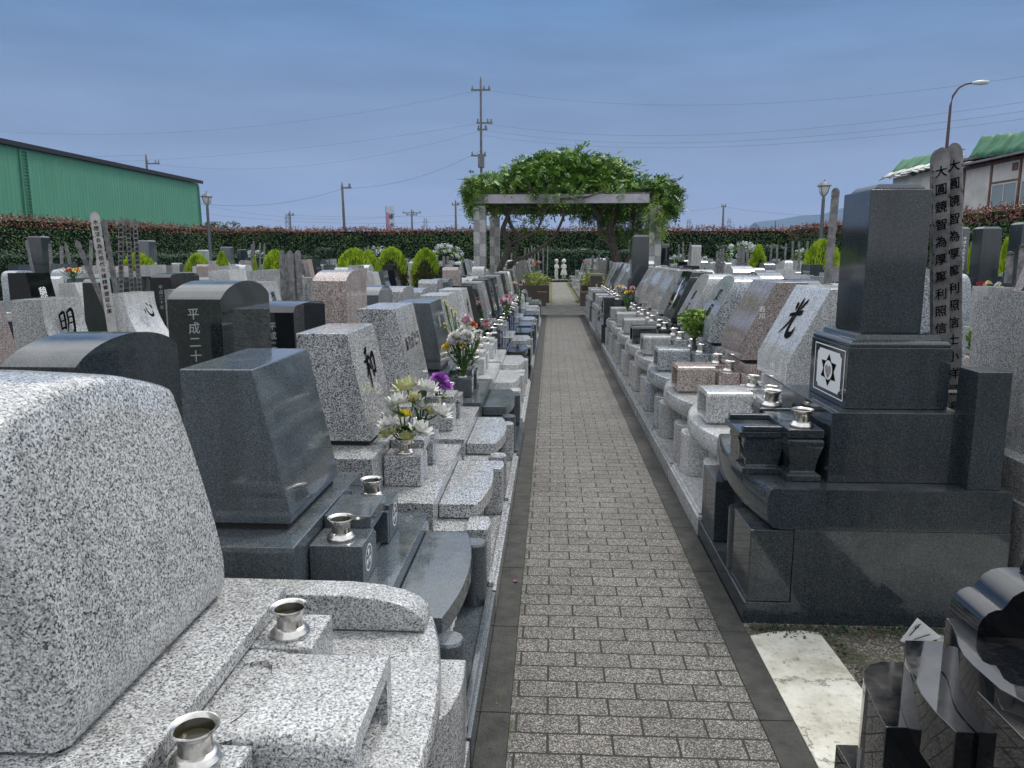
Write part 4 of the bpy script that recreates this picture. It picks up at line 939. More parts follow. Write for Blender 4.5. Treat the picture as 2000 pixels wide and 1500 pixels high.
# ---------------------------------------------------------------- memorial tablets (wooden)
TAB = 'weathered wooden memorial tablets'
def tablet_mb(h, w=.09, t=.011):
    o = [(-w / 2, 0), (w / 2, 0)]; R_ = []
    for z in (h * .62, h * .72, h * .82, h * .91): R_ += [(w / 2, z), (w / 2 - .007, z + .006), (w / 2 - .007, z + .014), (w / 2, z + .02)]
    R_ += [(w / 2, h - .05)]; top = [(w / 2 * math.cos(R(a)), h - .05 + .05 * math.sin(R(a))) for a in range(15, 180, 15)]
    Lf = [(-x, z) for x, z in R_[::-1]]
    pts = o + R_ + top + Lf
    return MB().loft([[(x, y, z) for x, z in pts] for y in (0, t)])
def tablet(label, X, Y, Z, h, rz=0, lean=(0, 0), text=None, pale=False, w=.09, tsize=None, grp=TAB, gap=1.22, solid=False):
    g = thing('memorial_tablet', label, 'memorial tablet', (X, Y, Z), 0, grp); g.rotation_euler = (lean[0], lean[1], rz)
    me = cached(('tab', round(h, 2), w, pale), lambda: tablet_mb(h, w).mesh('board', 'sotoba_pale' if pale else 'sotoba'))
    link('board', me, g)
    if text:
        s = tsize or w * .72
        write('inscription', text, 'black_ink', g, (0, -.002, h - .05 - s * .9), (1, 0, 0), UP, s, gap=gap, slant=.12, squash=.95)
    return g
TX = '大圓鏡智為厚篤利照信士小祥忌追善'
for i, (x, y, h, lb) in enumerate(((1.85, 3.50, 1.235, 'tall wooden tablet with black brush writing, front right of the bundle behind the monument'), (1.82, 3.57, 1.225, 'wooden tablet half hidden behind the front right one of the big bundle'),
        (1.762, 3.50, 1.21, 'tall wooden tablet with brush writing, left one of the bundle behind the monument'), (1.785, 3.56, 1.215, 'wooden tablet in the middle of the bundle behind the monument'), (1.888, 3.545, 1.235, 'wooden tablet at the right rear edge of the bundle behind the monument'))):
    tablet(lb, 1.80 + (x - 1.82) * .62, y, .75, h, R(-38), (0, R(-4.6)), TX, False, .064, .052, gap=1.46)
stand = thing('tablet_stand', 'slim steel rail holding the wooden tablets behind the monument', 'stand', (1.66, 3.44, .0))
sm = MB().box(.0, .34, 0, .012, .90, .912).box(.0, .34, .24, .252, .90, .912).box(0, .34, .012, .24, .74, .749).box(0, .012, 0, .012, .4, .90).box(.328, .34, .24, .252, .4, .90); part('rail', sm, 'steel', stand)
tablet('single tall wooden tablet leaning behind the pale brush-character stone', 3.13, 9.0, .85, 1.39, R(-10), (0, R(1.2)), None, False, .085)
tablet('pale wooden tablet with a column of black writing, tallest of the left group', -3.97, 6.78, .62, 1.26, R(28), (0, R(-3.5)), '水陸法会為先祖代々諸精霊速証仏果', True, .078, .045, gap=1.17)
for lb, x, y, h, ly in (('weathered wooden tablet just behind the pale lettered tablet', -3.95, 6.92, 1.20, -4.5), ('wooden tablet leaning sharply left beside the pale lettered tablet', -4.02, 7.0, 1.06, -17), ('narrow wooden tablet right of the pale lettered tablet', -4.11, 7.12, 1.24, 4)):
    tablet(lb, x, y, .62, h, R(30), (0, R(ly)), TX if ly == 4 else None, False, .045, .036)
for lb, x, y in (('left one of the paired wooden tablets near the round yellow-green shrub', -4.22, 7.58), ('right one of the paired wooden tablets near the round yellow-green shrub', -4.17, 7.63)):
    tablet(lb, x, y, .62, 1.24, R(30), (0, R(.5)), TX, False, .045, .036)
q = random.Random(77)
def cluster(lb, px, D, n, spread, top, w=.075, lean=2, bot=.55):
    """row of tablets in a holder; px = lateral position in metres"""
    for i in range(n):
        h = round(top - bot + q.choice((-.08, -.04, 0, .04)), 2)
        tablet(lb, px + (i - (n - 1) / 2) * spread, D + q.uniform(-.08, .08), bot, h, R(q.uniform(-12, 12)), (0, R(q.uniform(-lean, lean))), None, False, w, grp=TAB + ': ' + lb)
def XD(px, D):
    a = R(2.932); t = R(9.524); u, v = (px - 1000) / 1502, (500 - 750) / 1502
    f = (-math.sin(a) * math.cos(t), math.cos(a) * math.cos(t)); r_ = (math.cos(a), math.sin(a))
    dx, dy = math.sin(a) * math.sin(t), -math.cos(a) * math.sin(t)      # image-down direction
    return D * (f[0] + u * r_[0] + v * dx) / (f[1] + u * r_[1] + v * dy)
cluster('weathered wooden tablet in the dense dark bundle left of the pink arched stone', XD(568, 11.5), 11.5, 6, .055, 1.57, .085, 1)
cluster('thin wooden tablet beside the dark pillar on the far left', XD(118, 16), 16, 5, .27, 1.78, .07, 9)
cluster('thin wooden tablet in the loose group left of the far path', XD(1046, 34), 34, 7, .17, 1.9, .06, 3)
cluster('thin wooden tablet left of the pergola post', XD(985, 38), 38, 4, .22, 1.7, .08, 2)
cluster('thin wooden tablet before the white hydrangeas on the left', XD(502, 30), 30, 4, .16, 2.0, .08, 5)
cluster('thin wooden tablet between the round shrubs left of the pergola', XD(722, 33), 33, 4, .15, 1.85, .09, 2)
cluster('wide wooden tablet before the hydrangeas left of the pergola', XD(871, 30), 30, 2, .12, 1.55, .1, 1)
cluster('wooden tablet in the small bundle right of the pergola', XD(1335, 30), 30, 3, .14, 1.95, .07, 6)
cluster('wooden tablet left of the right-hand hydrangeas', XD(1407, 32), 32, 3, .13, 1.75, .1, 1)
cluster('wooden tablet in front of the right-hand hydrangeas', XD(1451, 30), 30, 4, .12, 1.8, .1, 1)
cluster('wooden tablet in the sparse row left of the tall conical shrub', XD(1548, 28), 28, 7, .26, 1.95, .07, 2)
cluster('wooden tablet right of the far path by the black upright stone', XD(1176, 28), 28, 4, .24, 1.55, .08, 3)
cluster('short wooden tablet on top of the pink stone with the dark oval', XD(1984, 8.6), 8.6, 2, .095, 1.58, .08, 1, 1.2)

# ---------------------------------------------------------------- shrubs, hedges, trees
def conifer_mesh(kind, seed, brown=0):
    """yellow-green conifer: unit height 1, radius .5"""
    r_ = np.random.default_rng(seed); n = 5200
    z = 1 - r_.random(n) ** 1.25; a = r_.uniform(0, 6.283, n)
    if kind == 'dome': rad = .5 * np.clip(1 - np.clip((z - .30) / .70, 0, 1) ** 3.2, 0, 1) ** .6 * (.86 + .14 * np.clip(z / .3, 0, 1))
    else: rad = .5 * np.clip(1 - z, 0, 1) ** .75 * (.75 + .25 * np.clip(z / .2, 0, 1)) + .01
    rad = rad * (1 + .05 * np.sin(a * 5 + z * 9) + .05 * r_.normal(size=n)); k = r_.uniform(.82, 1.02, n)
    P = np.stack([rad * k * np.cos(a), rad * k * np.sin(a), z * .95], 1)
    out = np.stack([np.cos(a), np.sin(a), np.zeros(n)], 1); d = out * r_.uniform(.3, .9, (n, 1)) + np.array([0, 0, 1.0]) * r_.uniform(.3, .9, (n, 1)) + r_.normal(size=(n, 3)) * .22
    d /= np.linalg.norm(d, axis=1)[:, None]; s = np.cross(d, r_.normal(size=(n, 3))); s /= np.linalg.norm(s, axis=1)[:, None]; l = r_.uniform(.03, .085, (n, 1)); w_ = l * .24
    V = np.stack([P - s * w_, P + s * w_, P + d * l * .7 + s * w_ * .6, P + d * l], 1)
    mi = np.zeros(n, int)
    if brown: mi[(np.cos(a - brown) > .1) & (z < .62 + .15 * np.sin(a * 3)) & (r_.random(n) < .93)] = 1
    return quads_mesh('foliage', V, ['conifer', 'conifer_brown'], mi)
def core_mb(kind):
    mb = MB(); pr = []
    for k in range(11):
        z = k / 10
        rad = .5 * max(0, 1 - max(0, (z - .30) / .70) ** 3.2) ** .6 * (.86 + .14 * min(1, z / .3)) if kind == 'dome' else .5 * (1 - z) ** .75 * (.75 + .25 * min(1, z / .2))
        pr.append((max(rad * .86, .004), z * .93))
    return mb.lathe(pr, n=16)
cm_ = {(k, b_): conifer_mesh(k, 5 + i, b_) for i, (k, b_) in enumerate((('dome', 0), ('dome', 5.2), ('cone', 0), ('cone', 5.4)))}
ck = {k: core_mb(k).mesh('core', 'conifer_core', True) for k in ('dome', 'cone')}
trunks = MB().lathe([(.05, -.05), (.04, .3)], n=8).mesh('trunk', 'bark')
conifers = [(268, 18, .85, 1.50, 'dome', 0, 'round yellow-green conifer behind the tall lettered tablets'), (385, 26, .75, 1.5, 'dome', 0, 'round yellow-green conifer left of the pale square stone'), (433, 26.5, .85, 1.56, 'cone', 0, 'pointed yellow-green conifer partly behind the pale square stone'),
            (497, 27, .28, 1.45, 'cone', 0, 'very small cone-shaped yellow-green conifer below the white hydrangea'), (537, 25, .72, 1.62, 'dome', 0, 'yellow-green conifer beside the dense dark tablet bundle'), (692, 24, .98, 1.66, 'dome', 0, 'widest round yellow-green conifer, left of the banner'),
            (720, 29, .62, 1.64, 'dome', 0, 'small yellow-green conifer peeking out behind the widest one'), (765, 26, .9, 1.72, 'dome', 5.2, 'round conifer with brown patch low on its right, below the banner'), (831, 26, .82, 1.68, 'dome', 5.2, 'round conifer with dead brown lower half, left of the hydrangea'),
            (1481, 24, .95, 1.75, 'cone', 5.4, 'pointed conifer with brown patch on the right side field'), (1606, 20, .84, 1.84, 'dome', 0, 'tall full yellow-green conifer left of the monument'), (1668, 21, .7, 1.7, 'dome', 0, 'yellow-green conifer half hidden behind the monument'),
            (1898, 17, .5, 1.72, 'cone', 0, 'yellow-green conifer between two dark slabs on the right'), (1965, 16.5, .55, 1.80, 'cone', 0, 'yellow-green conifer at the right edge between dark slabs')]
CON = []
for px, D, wd, h, kd, br, lb in conifers:
    wd *= 1.12; x = XD(px, D); CON.append((x, D, wd)); g = thing('conifer', lb, 'conifer', (x, D, 0), q.uniform(-.3, .3) if br else q.uniform(0, 6), 'clipped yellow-green conifers among the graves')
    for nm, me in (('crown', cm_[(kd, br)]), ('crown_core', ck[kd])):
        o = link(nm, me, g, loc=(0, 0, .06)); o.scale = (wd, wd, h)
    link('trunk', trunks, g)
def box_leaves(x0, y0, x1, y1, th, z0, z1, dens, size, seed, wave=.05):
    """leaf quads over a hedge running from (x0,y0) to (x1,y1)"""
    r_ = np.random.default_rng(seed); Lh = math.hypot(x1 - x0, y1 - y0); H = z1 - z0; d = np.array([(x1 - x0) / Lh, (y1 - y0) / Lh, 0]); s = np.array([-d[1], d[0], 0])
    out = []
    for side in (-1, 1, 0):
        n = int(dens * Lh * (H if side else th)); u = r_.random(n) * Lh
        if side: v = r_.random(n) * H + z0; off = side * (th / 2 + r_.normal(0, wave, n) + .04 * np.sin(u * 1.3) + .03 * np.sin(v * 3 + u)); nz = s * side
        else: off = (r_.random(n) - .5) * th; v = z1 + r_.normal(0, wave, n) + .05 * np.sin(u * .9) + .05 * np.sin(u * 2.3 + 1); nz = np.array([0, 0, 1.0])
        P = np.array([x0, y0, 0]) + d * u[:, None] + s * off[:, None] + np.array([0, 0, 1.0]) * v[:, None]
        nr = nz + r_.normal(size=(n, 3)) * .55; nr[:, 2] += .35; nr /= np.linalg.norm(nr, axis=1)[:, None]
        t = np.cross(nr, r_.normal(size=(n, 3))); t /= np.linalg.norm(t, axis=1)[:, None]; b_ = np.cross(nr, t); k = size * r_.uniform(.6, 1.3, (n, 1))
        out.append(np.stack([P - t * k, P - b_ * k * .5, P + t * k, P + b_ * k * .5], 1))
    return np.concatenate(out)
def hedge(label, x0, y0, x1, y1, th, H, red=True, dens=190, size=.055, seed=1, mat='hedge', rh=.42):
    g = thing('hedge', label, 'hedge', (x0, y0, 0), 0); Lh = math.hypot(x1 - x0, y1 - y0); dx, dy = (x1 - x0) / Lh, (y1 - y0) / Lh; sx, sy = -dy * (th / 2 - .1), dx * (th / 2 - .1)
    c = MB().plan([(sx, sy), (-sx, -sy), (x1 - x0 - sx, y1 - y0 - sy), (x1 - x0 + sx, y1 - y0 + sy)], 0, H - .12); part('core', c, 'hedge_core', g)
    zt = H - (rh if red else 0); V = box_leaves(0, 0, x1 - x0, y1 - y0, th, .05, zt if red else H, dens, size, seed)
    if red: # greenish leaves thin into the red growth
        V2 = box_leaves(0, 0, x1 - x0, y1 - y0, th, zt, H - .05, dens * .35, size, seed + 50); V = np.concatenate([V, V2])
    link('foliage', quads_mesh('foliage', V, [mat]), g)
    if red:
        A = box_leaves(0, 0, x1 - x0, y1 - y0, th, zt - .02, H, dens * 1.05, size, seed + 9, .07); r_ = np.random.default_rng(seed + 3); n = int(Lh * 9 * 7)
        u = np.repeat(r_.random(n // 7) * Lh, 7); o = np.repeat((r_.random(n // 7) - .5) * th, 7); hh = np.repeat(r_.uniform(.05, .30, n // 7), 7); n = len(u); v = H + hh * np.tile(np.arange(7) / 6, n // 7)
        P = np.stack([dx * u - dy * o, dy * u + dx * o, v], 1) + r_.normal(size=(n, 3)) * .02; t = r_.normal(size=(n, 3)); t[:, 2] = np.abs(t[:, 2]) + .5; t /= np.linalg.norm(t, axis=1)[:, None]; b_ = np.cross(t, r_.normal(size=(n, 3))); b_ /= np.linalg.norm(b_, axis=1)[:, None]
        B_ = np.stack([P - t * .045, P - b_ * .018, P + t * .045, P + b_ * .018], 1)
        link('red_tips', quads_mesh('red_tips', np.concatenate([A, B_]), ['hedge_red']), g)
    return g
hedge('tall red-tipped hedge along the left side in front of the green wall', -27.0, 20, -20.9, 48.6, 1.0, 3.12, seed=2, rh=.38)
hedge('tall red-tipped hedge across the far end behind the pergola', -20.6, 49.0, 15.3, 49.0, 1.0, 3.08, seed=3, dens=150, size=.065, rh=.30)
hedge('tall red-tipped hedge along the right side below the white house', 14.9, 48.4, 16.6, 15.0, 1.0, 3.12, seed=4, rh=.5, dens=210)
hedge('low dark green hedge in front of the left red-tipped hedge', -19.3, 22.5, -17.2, 36.5, 1.0, 1.52, False, 260, .04, 5, 'hedge_dk')
hedge('low dark green hedge on the far left beyond the small pale stones', -17.4, 37.2, -13.6, 43.5, 1.2, 1.45, False, 220, .045, 6, 'hedge_dk')
hedge('dark clipped hedge behind the two child statues', -1.2, 46.4, 4.6, 46.4, 1.2, 1.75, False, 170, .06, 7, 'hedge_dk')
hedge('clipped green hedge between the hydrangeas and the right corner', 9.6, 46.0, 13.6, 46.0, 1.4, 1.95, False, 170, .06, 8, 'hedge_dk')
hedge('low clipped green hedge right of the pergola', 5.2, 46.2, 8.6, 46.2, 1.0, 1.35, False, 170, .06, 9, 'hedge_dk')
hedge('square clipped shrub in front of the far hedge on the left', XD(612, 44), 44.6, XD(640, 44), 44.6, 1.1, 1.8, False, 260, .05, 10, 'hedge_dk')
def bush(name, label, cat, x, y, z, rx, ry, rz_, n, size, mat, group=None, seed=1, core=True, hollow=.6):
    g = thing(name, label, cat, (x, y, 0), 0, group)
    if core:
        cm2 = MB().lathe([(max(.01, rx * .72 * math.sin(math.pi * k / 8)), z - rz_ * .72 * math.cos(math.pi * k / 8)) for k in range(9)], n=12); part('core', cm2, 'hedge_core', g)
    link('foliage', quads_mesh('foliage', leaf_cloud(n, lambda r_, m: ell(r_, m, (0, 0, z), (rx, ry, rz_), hollow), size, seed), [mat]), g)
    part('stems', MB().tube([(0, 0, -.02), (.02, 0, z)], .03, 6), 'bark', g)
    return g
def hydrangea(label, px, D, rx, h, n, mat, seed):
    g = bush('hydrangea', label, 'hydrangea', XD(px, D), D, h * .5, rx, rx * .7, h * .55, 1500, .07, 'shrub', 'hydrangea bushes before the hedge', seed)
    r_ = random.Random(seed); mb = MB()
    for k in range(n):
        a = r_.uniform(math.pi * .95, math.pi * 2.05); e = r_.uniform(-.1, 1.35); c = (rx * math.cos(a) * math.cos(e), rx * .7 * math.sin(a) * math.cos(e), h * .5 + h * .56 * math.sin(e)); r = r_.uniform(.08, .13)
        for j in range(26):
            d = Vector((r_.gauss(0, 1), r_.gauss(0, 1), r_.gauss(0, 1))).normalized(); s = d.orthogonal().normalized() * r * .28; t = d.cross(s); p = Vector(c) + d * r
            mb.add([p - s, p - t, p + s, p + t], [(0, 1, 2, 3)])
    part('blooms', mb, mat, g)
M['hyd_white'] = noisy('hydrangea_white', (.52, .56, .60), (.72, .75, .78), 20, .7); M['hyd_blue'] = noisy('hydrangea_blue', (.36, .42, .58), (.58, .62, .74), 20, .7)
hydrangea('large hydrangea with pale lilac-white blooms left of the pergola', 872, 42, 1.0, 1.95, 46, 'hyd_white', 31)
hydrangea('white hydrangea behind the thin tablets on the left', 500, 42, 1.0, 1.6, 44, 'hyd_white', 32)
hydrangea('small hydrangea with few white blooms behind the widest conifer', 735, 43, .8, 1.85, 22, 'hyd_white', 33)
hydrangea('large white hydrangea in the right-hand field', 1448, 40, 1.0, 2.0, 34, 'hyd_white', 34)
hydrangea('low blue hydrangea beside the granite slab right of the pergola', 1322, 40, .6, 1.4, 14, 'hyd_blue', 35)
hydrangea('low hydrangea with pale green blooms right of the pergola', 1368, 41, .7, 1.35, 12, 'hyd_white', 36)
hydrangea('white hydrangea beside the right street lamp', 1570, 40, .7, 1.7, 12, 'hyd_white', 37)
def tree(label, x, y, H, rx, rz_, n, seed):
    g = thing('tree', label, 'tree', (x, y, 0), 0, 'small trees beyond the hedge'); tb = MB(); r_ = random.Random(seed)
    tb.tube([(0, 0, -.1), (.1, 0, H * .4), (0, .1, H * .75)], [.2, .15, .06], 8)
    for k in range(7): a = k * .9; tb.tube([(.05, 0, H * .35 + .1 * k), (rx * .45 * math.cos(a), rx * .45 * math.sin(a), H * .62), (rx * .8 * math.cos(a), rx * .8 * math.sin(a), H * .75)], [.07, .04, .02], 5)
    part('trunk', tb, 'bark', g); cl_ = []
    for k in range(16):
        a = r_.uniform(0, 6.28); rr = rx * math.sqrt(r_.random()); c = (rr * math.cos(a), rr * .8 * math.sin(a), H - rz_ + rz_ * .8 * r_.uniform(-.7, .8) * (1 - rr / rx * .5)); s = r_.uniform(.25, .42) * rz_
        cl_.append(leaf_cloud(n // 16, lambda q_, m: ell(q_, m, c, (s * 1.5, s * 1.5, s), .5), .11, seed + k))
    link('crown', quads_mesh('crown', np.concatenate(cl_), ['tree']), g)
tree('small loose tree between the green wall and the left street lamp', XD(425, 58), 58, 4.5, 1.3, 1.3, 3000, 41)
tree('low rounded tree beyond the hedge right of the left street lamp', XD(500, 60), 60, 4.1, 2.0, 1.1, 3600, 42)
tree('low flat tree beyond the hedge, right of the rounded one', XD(555, 62), 62, 3.75, 1.9, .9, 3000, 43)
tree('distant low tree seen through the pergola', XD(1130, 75), 75, 3.9, 2.6, .9, 2400, 44)

# ---------------------------------------------------------------- pergola with wisteria
PG = thing('pergola', 'stone pergola over the crossing with lilac beams', 'pergola', (.38, 22.6, 0))
ox, oy = .38, 22.6
for (x, y) in ((-1.86, 20.2), (2.62, 20.2), (-1.86, 25.4), (2.62, 25.4)):
    cmesh = MB(); z = -.05; k = 0; sz = .155
    while z < 2.72:
        z2 = min(z + .305, 2.74)
        for (ax, bx, cc) in ((-sz, -.0015, k % 2), (.0015, sz, (k + 1) % 2)): cmesh.box(x - ox + ax, x - ox + bx, y - oy - sz, y - oy + sz, z, z2 - .004, cc)
        z = z2; k += 1
    o = link('column', cmesh.mesh('column', ['col_light', 'col_dark']), PG)
    part('column_cap', MB().box(x - ox - .09, x - ox + .09, y - oy - .09, y - oy + .09, 2.74, 2.80), 'beam_dark', PG)
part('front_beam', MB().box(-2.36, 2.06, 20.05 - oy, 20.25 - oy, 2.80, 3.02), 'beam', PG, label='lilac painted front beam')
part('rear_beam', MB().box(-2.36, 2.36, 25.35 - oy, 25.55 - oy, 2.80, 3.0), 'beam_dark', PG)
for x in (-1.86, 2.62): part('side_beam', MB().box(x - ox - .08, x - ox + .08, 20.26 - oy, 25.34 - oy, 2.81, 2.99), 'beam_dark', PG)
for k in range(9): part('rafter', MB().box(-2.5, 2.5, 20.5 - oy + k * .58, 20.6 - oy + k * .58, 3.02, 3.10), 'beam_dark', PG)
WS = thing('wisteria', 'large domed green wisteria growing over the pergola', 'vine', (.38, 22.6, 0))
tr = MB(); r_ = random.Random(3)
def vine(p, rad, mb=tr, n=7): mb.tube([(x - ox, y - oy, z) for x, y, z in p], rad, n)
vine([(-1.45, 21.2, -.05), (-1.3, 21.1, .5), (-1.42, 21.0, 1.1), (-1.15, 20.9, 1.7), (-1.3, 20.7, 2.2), (-1.0, 20.6, 2.9)], [.13, .10, .09, .08, .07, .05])
vine([(-1.35, 21.2, .9), (-1.0, 21.0, 1.35), (-.9, 20.9, 1.9), (-1.15, 20.8, 2.4), (-1.2, 20.7, 3.0)], [.07, .06, .05, .05, .04])
vine([(-1.2, 21.0, 1.25), (-.5, 20.8, 1.55), (.1, 20.7, 2.0), (.3, 20.2, 2.5), (.2, 19.98, 2.9), (.9, 19.98, 2.95), (1.3, 20.0, 3.1)], [.05, .045, .04, .035, .03, .025, .02])
vine([(-1.1, 20.9, 1.8), (-.4, 20.6, 2.1), (-.2, 20.3, 2.6), (-.5, 19.98, 3.0), (-.6, 20.0, 3.3)], [.04, .035, .03, .025, .02])
vine([(2.2, 21.6, -.05), (2.15, 21.5, .6), (1.85, 21.4, 1.1), (1.7, 21.3, 1.6), (1.55, 21.2, 2.2), (1.7, 21.1, 2.9)], [.15, .13, .12, .11, .10, .07])
vine([(1.9, 21.4, 1.0), (2.15, 21.3, 1.6), (2.2, 21.2, 2.9)], [.07, .06, .05]); vine([(1.75, 21.3, 1.5), (1.3, 21.2, 2.1), (1.1, 21.1, 2.9)], [.06, .05, .04])
vine([(1.9, 21.4, .2), (1.5, 21.6, .0), (1.2, 21.6, -.03)], [.07, .05, .03])
for k in range(12):
    x = -2.0 + k * .36 + r_.uniform(-.1, .1); vine([(x, 20.6, 3.0), (x + r_.uniform(-.3, .3), 20.2, 2.75), (x + r_.uniform(-.4, .4), 20.3, 2.45 + r_.uniform(0, .4)), (x + r_.uniform(-.6, .6), 20.8, 2.9)], [.02, .016, .012, .008], n=5)
part('trunk', tr, 'bark', WS)
def pinnate(P, D, size, r2):
    """compound leaves: P base points, D directions"""
    n = len(P); out = []; k = 9; s = np.cross(D, np.array([0, 0, 1.0]) + r2.normal(size=(n, 3)) * .2); s /= np.linalg.norm(s, axis=1)[:, None]; up = np.cross(s, D); L_ = size * r2.uniform(.7, 1.25, (n, 1))
    for j in range(k):
        t = (j // 2 + 1) / 5; sd = 1 if j % 2 else -1
        b_ = P + D * L_ * t + np.array([0, 0, -1.0]) * L_ * .35 * t * t
        d = (s * sd * .9 + D * .5 + up * -.25) if j < 8 else D * 1.0
        w_ = np.cross(d, up); w_ /= np.linalg.norm(w_, axis=1)[:, None]; l = L_ * .42
        out.append(np.stack([b_, b_ + d * l * .5 + w_ * l * .19, b_ + d * l, b_ + d * l * .5 - w_ * l * .19], 1))
    return np.concatenate(out)
r2 = np.random.default_rng(8)
def canopy(n, lo=.72, hi=1.0, zoff=0):
    a = r2.uniform(0, 6.283, n); e = np.arcsin(r2.random(n) ** .9); k = r2.uniform(lo, hi, n)[:, None]
    dirs = np.stack([np.cos(a) * np.cos(e), np.sin(a) * np.cos(e), np.sin(e)], 1)
    bump_ = 1 + .10 * np.sin(a * 3 + 1.3) * np.cos(e) + .07 * np.sin(a * 7 + e * 5) + .05 * r2.normal(size=n)
    rad = np.array([2.45, 2.6, 1.14]); P = dirs * rad * k * bump_[:, None] + np.array([0, -.1, 3.05 + zoff]); P[:, 0] *= np.where(P[:, 2] > 3.6, .93, 1.0)
    P[:, 2] += np.where(np.hypot(P[:, 0] / 2.62, P[:, 1] / 2.7) > .72, -.22 * r2.random(n), 0); return P, dirs
P, D = canopy(8500); D = D * .7 + r2.normal(size=P.shape) * .45; D[:, 2] -= .05; D /= np.linalg.norm(D, axis=1)[:, None]
V = [pinnate(P, D, .19, r2)]
P, D = canopy(3200, .35, .8); D = r2.normal(size=P.shape); D /= np.linalg.norm(D, axis=1)[:, None]; V.append(pinnate(P, D, .3, r2))
p_ = np.stack([r2.uniform(-2.5, 2.5, 1500), r2.uniform(-2.5, 2.6, 1500), r2.uniform(2.95, 3.35, 1500)], 1); D = r2.normal(size=p_.shape); D /= np.linalg.norm(D, axis=1)[:, None]; V.append(pinnate(p_, D, .3, r2))
# hanging side mass: left shoulder, right shoulder and the lower underside
def blobl(n, c, rad): 
    n = int(n * 1.7); p = ell(r2, n, c, rad, .3); d = r2.normal(size=(n, 3)) * .6 + np.array([0, 0, -.3]); d /= np.linalg.norm(d, axis=1)[:, None]; return pinnate(p, d, .20, r2)
V += [blobl(560, (-2.3, -1.9, 3.2), (.45, .9, .42)), blobl(600, (2.5, -1.7, 3.1), (.45, 1.0, .42)), blobl(200, (2.65, -2.1, 2.85), (.28, .5, .3)), blobl(220, (1.6, -1.0, 2.35), (.8, .6, .5)), blobl(160, (1.0, -.6, 2.65), (.9, .8, .25)), blobl(90, (-2.4, -2.2, 2.75), (.2, .4, .25)), blobl(60, (-1.0, -1.5, 2.4), (.6, .5, .4))]
link('foliage', quads_mesh('foliage', np.concatenate(V), ['wisteria']), WS)
P, D = canopy(420, .97, 1.08); D = D * .5 + r2.normal(size=P.shape) * .4; D[:, 2] += .25; D /= np.linalg.norm(D, axis=1)[:, None]
Y_ = [pinnate(P, D, .19, r2), blobl(170, (2.25, -2.45, 2.45), (.3, .25, .6))]
# thin shoots standing out of the outline
for (sx, sz) in ((-1.75, 3.9), (-1.45, 4.05), (-.5, 4.3), (.35, 4.34), (-.9, 4.22), (1.2, 4.15), (1.7, 3.9), (2.4, 3.5), (-2.2, 3.5), (.8, 4.22)):
    n = 14; p = np.stack([sx + r2.normal(0, .05, n) + np.linspace(0, .15, n), np.full(n, -1.2) + r2.normal(0, .1, n), sz - .35 + np.linspace(0, .35, n)], 1); d = r2.normal(size=(n, 3)); d[:, 2] += .4; d /= np.linalg.norm(d, axis=1)[:, None]; Y_.append(pinnate(p, d, .2, r2))
link('new_leaves', quads_mesh('new_leaves', np.concatenate(Y_), ['wisteria_y']), WS)

# ---------------------------------------------------------------- planters, brick pillar, statues
def planter(label, x0, x1, y0, y1, h, seed, mat='brick'):
    g = thing('planter', label, 'planter', (x0, y0, 0), 0, 'brick planters at the crossing')
    part('wall', MB().box(0, x1 - x0, 0, .12, -.05, h).box(0, x1 - x0, y1 - y0 - .12, y1 - y0, -.05, h).box(0, .12, .121, y1 - y0 - .121, -.05, h).box(x1 - x0 - .12, x1 - x0, .121, y1 - y0 - .121, -.05, h), mat, g)
    part('soil', MB().box(.13, x1 - x0 - .13, .13, y1 - y0 - .13, 0, h - .06), 'bark', g)
    link('planting', quads_mesh('planting', leaf_cloud(1600, lambda r_, n: ell(r_, n, ((x1 - x0) / 2, (y1 - y0) / 2, h + .12), ((x1 - x0) * .56, (y1 - y0) * .5, .3), .2), .045, seed), ['shrub_y']), g)
planter('red brick planter with yellow-green shrub left of the far path', -1.0, -.08, 24.6, 26.2, .55, 51); planter('red brick planter with yellow-green shrub right of the far path', .95, 1.75, 24.6, 26.2, .55, 52)
planter('brick planter with orange-tipped shrub behind the brick pillar', 1.85, 2.5, 24.9, 26.0, .7, 53)
bp_ = thing('brick_pillar', 'short tan brick pillar with tap beside the right planter', 'pillar', (1.2, 24.0, 0))
part('shaft', MB().box(0, .36, 0, .36, -.05, .86), 'brick_tan', bp_); part('cap', MB().box(-.05, .41, -.05, .41, .861, .93), 'col_light', bp_); part('tap', MB().box(.16, .2, -.05, -.001, .5, .62), 'white_ink', bp_)
for x, lb in ((-.42, 'low red brick block at the left corner of the crossing'), (.86, 'low red brick block at the right corner of the crossing')):
    g = thing('brick_block', lb, 'brick block', (x, 22.9, 0)); part('block', MB().box(0, .26, 0, .5, -.05, .38), 'brick', g); part('top', MB().box(-.01, .27, -.01, .51, .381, .42), 'brick_tan', g)
def skin_body(name, verts, edges, parent, mat, sub=2):
    me = bpy.data.meshes.new(name); me.from_pydata([v[:3] for v in verts], edges, []); me.materials.append(M[mat]); o = link(name, me, parent)
    md = o.modifiers.new('skin', 'SKIN'); md.use_smooth_shade = True
    for i, v in enumerate(verts): me.skin_vertices[0].data[i].radius = (v[3], v[3] if len(v) < 5 else v[4])
    me.skin_vertices[0].data[0].use_root = True
    s = o.modifiers.new('sub', 'SUBSURF'); s.levels = sub; s.render_levels = sub
    return o
